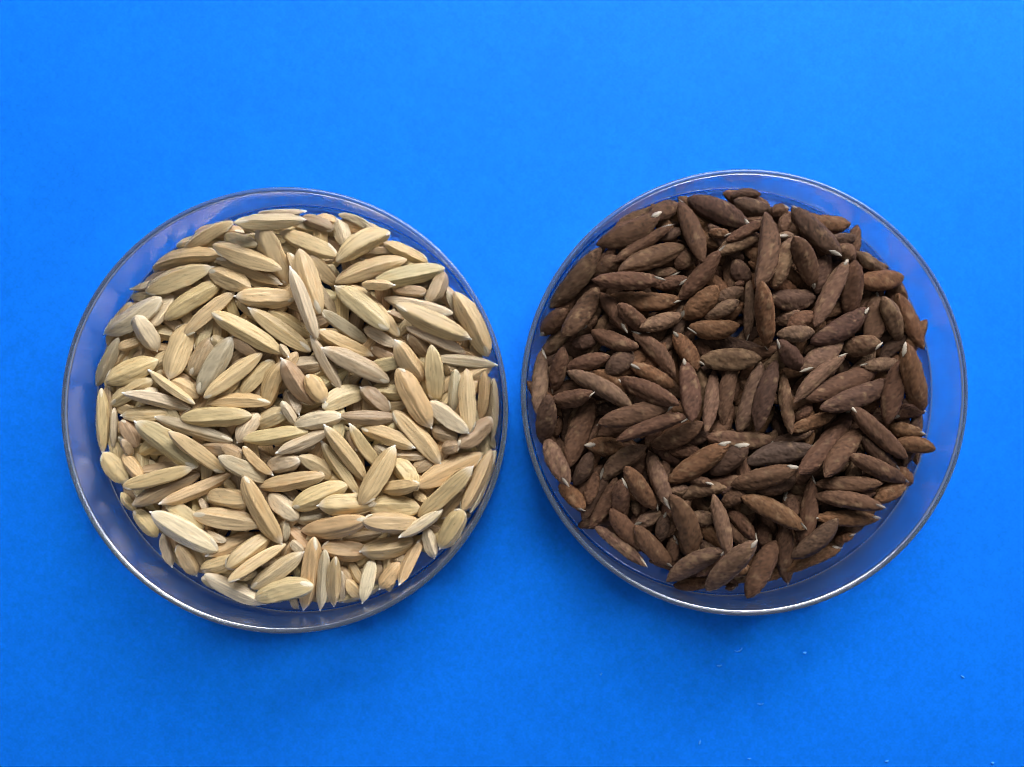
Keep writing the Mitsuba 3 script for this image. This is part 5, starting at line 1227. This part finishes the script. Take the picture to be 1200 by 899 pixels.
2648 -2090 453 2671 -2295 471 120 160 n 0|outer short dark brown coated grain, standing upright, at half past six
5093 -1640 628 5611 -1434 436 264 232 r 0|edge short reddish brown coated grain, slanting up right, at four o'clock
1199 1928 604 2108 2372 657 310 240 n 2|edge dark brown coated grain, pale right tip, slanting up right, at eleven o'clock
1894 1559 442 2381 1601 408 169 160 v 2|outer short olive brown coated grain, pale right tip, lying level, at eleven o'clock
1997 1391 394 2498 1482 530 193 169 n 2|outer short dark brown coated grain, lying level, at eleven o'clock
552 1064 352 1258 1901 686 288 240 v 0|edge olive brown coated grain, slanting up right, at ten o'clock
1179 1325 428 1625 747 768 227 200 n 2|outer dark brown coated grain, pale right tip, slanting up left, at ten o'clock
419 704 264 774 1055 529 266 234 n 1|edge short dark brown coated grain, pale left tip, slanting up right, at half past nine
851 539 444 1223 636 547 217 191 d 0|outer short blackish brown coated grain, lying level, at half past nine
3104 2674 472 3555 2707 433 144 160 d 0|upper edge short blackish brown coated grain, lying level, at twelve o'clock
3132 2566 568 3689 2464 395 264 233 d 0|lower edge short blackish brown coated grain, lying level, at twelve o'clock
2770 2123 612 3065 2121 622 143 160 r 2|outer short reddish brown coated grain, pale right tip, lying level, at half past eleven
2867 1830 684 3507 2075 576 226 199 v 1|outer plump olive brown coated grain, slanting up right, at twelve o'clock
2319 1646 480 2604 1888 408 265 233 n 0|outer short dark brown coated grain, slanting up right, at eleven o'clock
2358 1169 485 2938 1869 712 263 231 n 0|midway dark brown coated grain, slanting up right, at half past eleven
2855 1160 523 3285 1350 556 216 190 l 0|upper midway short light brown coated grain, slanting up right, at half past eleven
2712 917 487 3198 1164 654 215 189 l 0|lower midway short light brown coated grain, slanting up right, at half past eleven
3582 1168 802 4302 1210 596 308 240 d 0|midway plump blackish brown coated grain, lying level, at one o'clock
3717 842 572 4029 1011 760 190 167 l 0|midway short light brown coated grain, slanting up right, at one o'clock
3823 756 836 4254 990 740 236 208 n 0|midway short dark brown coated grain, slanting up right, at half past one
3672 2432 463 3923 2478 499 192 169 n 2|edge short dark brown coated grain, pale right tip, lying level, at half past twelve
3918 2413 499 3782 2110 641 191 168 n 0|edge short dark brown coated grain, standing upright, at half past twelve
3741 2063 700 3978 2080 573 143 160 l 1|outer short light brown coated grain, pale left tip, lying level, at half past twelve
3663 673 908 4194 713 908 233 205 l 0|inner short light brown coated grain, lying level, at half past one
4212 2313 533 4859 2265 322 241 212 r 0|edge plump reddish brown coated grain, lying level, at one o'clock
4428 1990 697 4850 2059 659 190 167 d 0|edge short blackish brown coated grain, lying level, at one o'clock
4564 1946 745 4813 1722 686 237 209 n 0|edge short dark brown coated grain, slanting up left, at one o'clock
4826 1839 682 5307 1597 396 192 169 v 0|edge short olive brown coated grain, slanting up left, at half past one
5212 1287 435 5050 513 560 317 240 n 1|outer plump dark brown coated grain, pale upper tip, standing upright, at two o'clock
5487 1286 473 5799 473 611 224 197 r 0|edge reddish brown coated grain, slanting up left, at two o'clock
733 193 452 1366 380 803 238 210 n 0|outer plump dark brown coated grain, lying level, at half past nine
727 520 606 594 -126 366 228 201 n 2|edge plump dark brown coated grain, pale lower tip, standing upright, at nine o'clock
433 478 258 359 -435 609 241 212 l 1|edge light brown coated grain, pale upper tip, standing upright, at nine o'clock
1143 -219 448 772 -1184 593 317 240 n 0|outer dark brown coated grain, standing upright, at half past eight
686 -473 396 598 -790 314 145 160 n 0|edge short dark brown coated grain, standing upright, at half past eight
1639 279 751 2297 -54 621 226 199 r 1|midway reddish brown coated grain, pale left tip, slanting up left, at half past nine
2211 -949 493 2690 -967 527 231 204 n 0|midway short dark brown coated grain, lying level, at half past seven
3674 -836 518 4220 -669 796 143 160 d 1|inner slender blackish brown coated grain, lying level, at half past four
2706 -760 716 3708 -807 539 262 231 v 2|inner olive brown coated grain, pale right tip, lying level, at six o'clock
2800 -1278 575 3303 -865 762 315 240 d 2|inner plump blackish brown coated grain, pale right tip, slanting up right, at half past six
3844 -670 802 4515 -430 727 189 166 r 0|inner reddish brown coated grain, slanting up right, at four o'clock
4660 488 455 5169 582 719 287 240 v 2|midway plump olive brown coated grain, pale right tip, lying level, at half past two
4046 -223 882 5238 214 420 315 240 n 2|midway dark brown coated grain, slanting up right, at three o'clock
4985 -418 447 5289 -132 395 193 170 r 0|midway short reddish brown coated grain, slanting up right, at three o'clock
5359 -460 428 5909 -384 360 205 181 n 3|outer short dark brown coated grain, pale right tip, lying level, at three o'clock
5366 -627 381 5830 -723 573 228 201 r 2|outer short reddish brown coated grain, pale right tip, lying level, at half past three
5368 -864 490 5979 -900 620 239 211 r 0|edge plump reddish brown coated grain, lying level, at half past three
3980 -1404 595 4397 -1082 613 260 229 n 0|half-hidden midway short dark brown coated grain, slanting up right, at five o'clock
685 -1437 352 1035 -1775 611 240 212 r 2|edge short reddish brown coated grain, pale right tip, slanting up left, at eight o'clock
1116 -2069 478 1496 -1333 580 216 190 n 0|edge dark brown coated grain, slanting up right, at half past seven
1526 -1332 775 1546 -1974 434 262 231 n 1|outer plump dark brown coated grain, pale upper tip, standing upright, at half past seven
1378 -1764 645 1875 -2383 462 275 240 n 0|edge plump dark brown coated grain, slanting up left, at half past seven
1153 -2001 487 1894 -2582 586 180 160 l 2|edge slender light brown coated grain, pale right tip, slanting up left, at half past seven
1740 -2006 549 2131 -1815 526 204 179 l 1|outer short light brown coated grain, pale left tip, slanting up right, at half past seven
2168 -1832 628 2088 -2243 562 203 179 d 1|outer short blackish brown coated grain, pale upper tip, standing upright, at seven o'clock
2288 -2172 513 2287 -2601 430 192 169 n 1|edge short dark brown coated grain, pale upper tip, standing upright, at seven o'clock
2325 -2918 215 2864 -2852 350 182 160 r 0|edge short reddish brown coated grain, lying level, at half past six
2340 -1590 583 3028 -1444 632 227 199 v 0|midway olive brown coated grain, lying level, at seven o'clock
2453 -1333 553 2806 -1406 729 143 160 n 2|midway short dark brown coated grain, pale right tip, lying level, at seven o'clock
2201 -1547 641 2484 -1457 631 143 160 l 0|midway short light brown coated grain, lying level, at seven o'clock
2946 -1694 638 3269 -1541 754 202 178 n 0|midway short dark brown coated grain, slanting up right, at six o'clock
3042 -1755 560 3426 -2201 696 203 178 n 2|outer plump dark brown coated grain, pale right tip, slanting up left, at six o'clock
2521 -1897 490 2899 -1924 483 228 201 l 1|outer short light brown coated grain, lying level, at half past six
3547 -1988 462 3603 -2338 531 240 211 n 0|outer short dark brown coated grain, standing upright, at half past five
3826 -1938 714 3917 -2853 398 263 232 n 2|outer dark brown coated grain, pale lower tip, standing upright, at half past five
3902 -1527 550 3939 -1935 707 238 210 n 1|midway short dark brown coated grain, pale upper tip, standing upright, at five o'clock
4014 -1323 619 3423 -1518 729 285 240 d 0|midway plump blackish brown coated grain, slanting up right, at half past five
2589 -2716 592 2992 -2424 644 191 168 n 0|half-hidden edge short dark brown coated grain, slanting up right, at half past six
3059 -2950 310 3198 -2893 336 97 160 l 2|edge short light brown coated grain, pale right tip, slanting up right, at six o'clock
4596 -2252 410 4838 -2128 554 156 160 r 2|edge short reddish brown coated grain, pale right tip, slanting up right, at five o'clock
3875 -2643 598 4691 -2335 412 228 201 r 2|edge reddish brown coated grain, pale right tip, slanting up right, at five o'clock
1408 1696 726 2256 2237 567 178 160 n 2|edge slender dark brown coated grain, pale right tip, slanting up right, at eleven o'clock
1464 1570 841 2465 1962 450 309 240 n 0|outer dark brown coated grain, slanting up right, at eleven o'clock
1379 1211 571 2410 1165 499 264 232 r 2|outer reddish brown coated grain, pale right tip, lying level, at half past ten
713 637 718 1239 1357 544 298 240 n 0|edge plump dark brown coated grain, slanting up right, at ten o'clock
1463 1103 912 1932 738 596 236 208 n 2|outer plump dark brown coated grain, slanting up left, at ten o'clock
1776 770 812 2430 970 448 238 210 l 0|midway plump light brown coated grain, lying level, at half past ten
1107 735 548 1759 485 831 236 208 n 0|outer plump dark brown coated grain, slanting up left, at half past nine
1715 742 646 2321 104 661 237 208 n 1|midway dark brown coated grain, pale left tip, slanting up left, at ten o'clock
2394 2610 375 2690 1698 706 275 240 n 1|outer dark brown coated grain, pale upper tip, standing upright, at half past eleven
2517 2675 337 3351 2221 664 318 240 d 2|edge plump blackish brown coated grain, pale right tip, slanting up left, at half past eleven
3006 1991 721 3580 2305 675 166 160 n 0|outer dark brown coated grain, slanting up right, at twelve o'clock
3622 1317 888 3893 2035 848 270 238 v 0|outer plump olive brown coated grain, standing upright, at half past twelve
3874 2039 1091 4239 1371 703 305 240 n 2|outer plump dark brown coated grain, pale lower tip, standing upright, at one o'clock
2423 911 471 2910 1363 649 317 240 r 1|midway plump reddish brown coated grain, pale left tip, slanting up right, at eleven o'clock
2495 774 588 3218 800 588 275 240 r 1|inner plump reddish brown coated grain, pale left tip, lying level, at eleven o'clock
3366 1510 514 3357 631 437 156 160 l 2|midway slender light brown coated grain, pale lower tip, standing upright, at twelve o'clock
3959 2496 529 4558 1782 868 314 240 d 3|edge blackish brown coated grain, both tips pale, slanting up left, at one o'clock
4859 1438 580 5596 1500 437 288 240 r 0|edge plump reddish brown coated grain, lying level, at half past one
4801 1738 743 4772 947 501 315 240 n 0|outer plump dark brown coated grain, standing upright, at half past one
4697 1731 738 4203 781 832 260 229 l 1|outer light brown coated grain, pale upper tip, slanting up right, at half past one
5195 1227 726 5524 602 455 260 229 v 0|outer plump olive brown coated grain, standing upright, at two o'clock
785 189 638 1678 -308 931 260 229 l 0|outer light brown coated grain, slanting up left, at nine o'clock
526 -266 499 1137 -133 832 250 220 n 2|edge plump dark brown coated grain, pale right tip, lying level, at nine o'clock
515 -150 783 449 -873 397 287 240 d 0|edge plump blackish brown coated grain, standing upright, at nine o'clock
475 -774 493 786 -1424 770 274 240 l 2|edge plump light brown coated grain, pale lower tip, slanting up left, at half past eight
1043 -875 591 1605 -904 522 263 232 r 1|outer short reddish brown coated grain, pale left tip, lying level, at half past eight
1183 -559 934 2207 -306 934 281 240 n 2|midway dark brown coated grain, pale right tip, lying level, at half past eight
1423 -770 1004 2457 -421 966 222 195 n 2|midway slender dark brown coated grain, slanting up right, at half past eight
1961 -902 536 2687 -557 752 262 230 n 0|inner dark brown coated grain, slanting up right, at eight o'clock
1491 77 748 2292 -287 1121 269 237 n 1|midway dark brown coated grain, pale left tip, slanting up left, at nine o'clock
1254 -1352 483 1876 -861 666 289 240 l 1|outer plump light brown coated grain, pale left tip, slanting up right, at eight o'clock
1943 -947 422 2200 -1735 808 252 222 l 2|midway light brown coated grain, pale lower tip, standing upright, at half past seven
2307 727 475 2628 180 576 264 232 r 1|inner plump reddish brown coated grain, pale upper tip, slanting up left, at ten o'clock
2887 205 440 2708 -692 809 215 189 l 0|inner slender light brown coated grain, standing upright, at half past eight
3145 350 560 2958 -605 594 227 200 n 0|centremost slender dark brown coated grain, standing upright, at half past eight
3515 302 661 3190 -700 680 285 240 l 0|centremost light brown coated grain, standing upright, at five o'clock
3672 335 813 3404 -671 813 271 238 d 0|centremost blackish brown coated grain, standing upright, at half past three
3815 166 634 3871 -713 870 189 166 v 0|inner slender olive brown coated grain, standing upright, at half past three
2639 330 569 3490 352 750 315 240 v 1|inner plump olive brown coated grain, pale left tip, lying level, at eleven o'clock
3669 595 992 4077 183 684 259 228 d 1|inner short blackish brown coated grain, pale left tip, slanting up left, at half past one
2194 -1387 671 3044 -835 759 302 240 r 2|midway reddish brown coated grain, pale right tip, slanting up right, at seven o'clock
3281 -1101 587 4255 -892 727 315 240 k 2|inner greyish brown coated grain, lying level, at five o'clock
3055 -1427 749 3968 -1183 899 286 240 n 2|midway dark brown coated grain, pale right tip, lying level, at half past five
4028 169 809 4677 623 567 297 240 l 1|midway plump light brown coated grain, pale left tip, slanting up right, at two o'clock
3870 -253 973 4667 422 712 212 186 l 2|inner slender light brown coated grain, pale right tip, slanting up right, at half past two
4251 -361 982 5442 30 450 296 240 d 0|midway blackish brown coated grain, slanting up right, at three o'clock
4933 244 591 5535 299 418 192 169 l 1|outer short light brown coated grain, pale left tip, lying level, at half past two
5474 347 644 5268 -581 644 298 240 n 0|outer dark brown coated grain, standing upright, at three o'clock
5444 554 928 5805 -391 580 313 240 r 1|outer reddish brown coated grain, pale upper tip, standing upright, at three o'clock
4872 -395 393 3950 -1276 1043 314 240 n 1|midway dark brown coated grain, pale right tip, slanting up right, at four o'clock
4964 -623 544 4274 -1289 1054 312 240 n 1|midway plump dark brown coated grain, pale right tip, slanting up right, at four o'clock
4892 -737 684 5467 -1229 510 215 190 d 2|outer blackish brown coated grain, pale right tip, slanting up left, at four o'clock
4671 -988 880 5611 -1396 507 251 221 n 2|outer dark brown coated grain, pale right tip, slanting up left, at four o'clock
1568 -1151 807 2026 -1772 614 273 240 r 2|outer plump reddish brown coated grain, pale right tip, slanting up left, at half past seven
1708 -1999 691 2250 -2597 490 263 231 n 2|edge plump dark brown coated grain, pale right tip, slanting up left, at seven o'clock
2238 -1514 875 2599 -2506 532 308 240 n 0|outer dark brown coated grain, standing upright, at seven o'clock
2189 -2798 435 2931 -2282 916 285 240 l 2|edge light brown coated grain, pale right tip, slanting up right, at half past six
2826 -1537 657 3009 -2414 983 224 197 l 0|outer slender light brown coated grain, standing upright, at half past six
2704 -2899 744 3306 -2134 1262 308 240 l 2|edge light brown coated grain, pale right tip, slanting up right, at six o'clock
3314 -3036 587 3716 -2203 636 316 240 n 0|edge plump dark brown coated grain, slanting up right, at six o'clock
4219 -1313 704 4086 -2336 722 249 219 n 1|outer dark brown coated grain, pale upper tip, standing upright, at five o'clock
4237 -1413 737 5186 -1405 737 225 198 n 0|outer slender dark brown coated grain, lying level, at half past four
4208 -1561 782 5203 -1727 782 236 208 n 2|outer slender dark brown coated grain, pale right tip, lying level, at half past four
4215 -1879 766 5210 -1919 517 226 199 r 3|outer reddish brown coated grain, both tips pale, lying level, at half past four
3881 -2438 896 4571 -1894 788 259 228 d 0|outer blackish brown coated grain, slanting up right, at five o'clock
1102 1434 912 2119 1433 787 247 217 n 2|outer dark brown coated grain, pale right tip, lying level, at half past ten
3613 2401 693 3418 1288 1060 310 240 n 0|outer dark brown coated grain, standing upright, at half past twelve
3406 1408 1153 3600 501 660 269 237 r 2|inner reddish brown coated grain, pale lower tip, standing upright, at half past twelve
4180 552 783 5048 1044 553 315 240 d 2|midway plump blackish brown coated grain, pale right tip, slanting up right, at two o'clock
2442 322 608 2483 -539 1066 294 240 n 1|inner plump dark brown coated grain, pale upper tip, standing upright, at nine o'clock
4694 -315 840 5569 -1068 616 261 229 n 1|outer slender dark brown coated grain, pale left tip, slanting up left, at half past three
3200 -1564 782 4088 -2021 799 283 240 r 2|midway reddish brown coated grain, pale right tip, slanting up left, at half past five
'''
BURIED = {'rice_grain': ('straw-coloured rice grain buried deep under the others in the left dish', 'buried rice grains'),
          'coated_grain': ('dark brown coated grain buried deep under the others in the right dish', 'buried coated grains')}
deep = {}
for name, rows, build in (('rice_grain', RICE, rice_grain), ('coated_grain', COATED, coated_grain)):
    for i, row in enumerate(rows.strip().splitlines()):
        nums, text = row.split('|')
        p = nums.split()
        x = [float(k) / 100 for k in p[:8]]
        key = key_of(name, i)
        if text == '-':
            key = f'deep_{name}s'
            before = set(scene)
            build('tmp', x[:3], x[3:6], x[6], x[7], p[8], 0, True)
            deep.setdefault(key, []).extend(scene.pop(k) for k in list(scene) if k not in before)
            continue
        build(key, x[:3], x[3:6], x[6], x[7], p[8], int(p[9]), text == '')
        if text:
            labels[key] = {'label': text, 'category': 'grain', 'group': 'straw rice grains in the left dish' if name == 'rice_grain' else 'brown coated grains in the right dish'}
        else:
            labels[key] = {'label': BURIED[name][0], 'category': 'grain', 'group': BURIED[name][1]}
for key, shapes in deep.items():
    vs, fs, cs, at = [], [], [], 0
    for d in shapes:
        v, f, n_, uv_, c_ = meshkit.WRITTEN[d['filename']]
        vs.append(v); fs.append(f + at); cs.append(c_); at += len(v)
    scene[key] = mikit.ply((np.vstack(vs), np.vstack(fs)), shapes[0]['bsdf']['id'], smooth=True, color=np.vstack(cs))
    side = 'rice grains in the left dish' if 'rice' in key else 'coated grains in the right dish'
    labels[key] = {'kind': 'stuff', 'label': f'lowest layer of {side}, glimpsed through the dark gaps', 'category': 'grains'}

# ---------------------------------------------------------------- specks of lint on the sheet
LINT = [(704.5, 790, .5, .22, 50), (866, 763, 1.3, .16, 20), (843, 780, .8, .2, 5), (891, 825, 1.0, .15, 0), (820, 870, .7, .25, 75), (878, 889, .6, .2, 0), (943, 765, .55, .3, 10), (1128, 793, .7, .22, -35), (1039, 892, .6, .25, 10), (1163, 894, .45, .35, 0)]
WHERE = ['left of the right dish\'s shadow', 'closest below the right dish', 'second below the right dish', 'below and right of the dish shadow', 'longest upright one near the lower edge', 'beside the lower edge, below the right dish',
         'right of the right dish\'s shadow', 'farthest up on the lower right', 'at the lower edge right of the dish', 'in the lower right corner']
for i, ((u, v, ln, wd, ang), where) in enumerate(zip(LINT, WHERE)):
    x, y = (u - 600) / 8.02, -(v - 449.5) / 8.02
    q = np.linspace(-1, 1, 9)
    pts = np.stack([q * ln / 2, (0.28 if i == 1 else 0.06) * ln * q * q, 0.16 + 0.05 * np.cos(q * 2)], -1)
    ring = np.arange(6) * math.pi / 3
    rad = wd / 2 * np.sqrt(np.maximum(1 - q * q, 0.05)) * (1 + 0.25 * np.sin(q * 7 + i))
    vv = pts[:, None] + rad[:, None, None] * np.stack([np.zeros(6), np.cos(ring), np.sin(ring) * .6], -1)[None]
    c_, s_ = math.cos(math.radians(ang)), math.sin(math.radians(ang))
    vv = vv.reshape(-1, 3) @ np.array([[c_, s_, 0], [-s_, c_, 0], [0, 0, 1]]) + [x, y, 0]
    key = key_of('lint_speck', i)
    scene[key] = mikit.ply((vv * MM, grid_faces(9, 6, True)), 'lint_white', smooth=True)
    labels[key] = {'label': 'tiny pale lint speck on the blue sheet, ' + where, 'category': 'lint', 'group': 'lint specks on the blue sheet'}
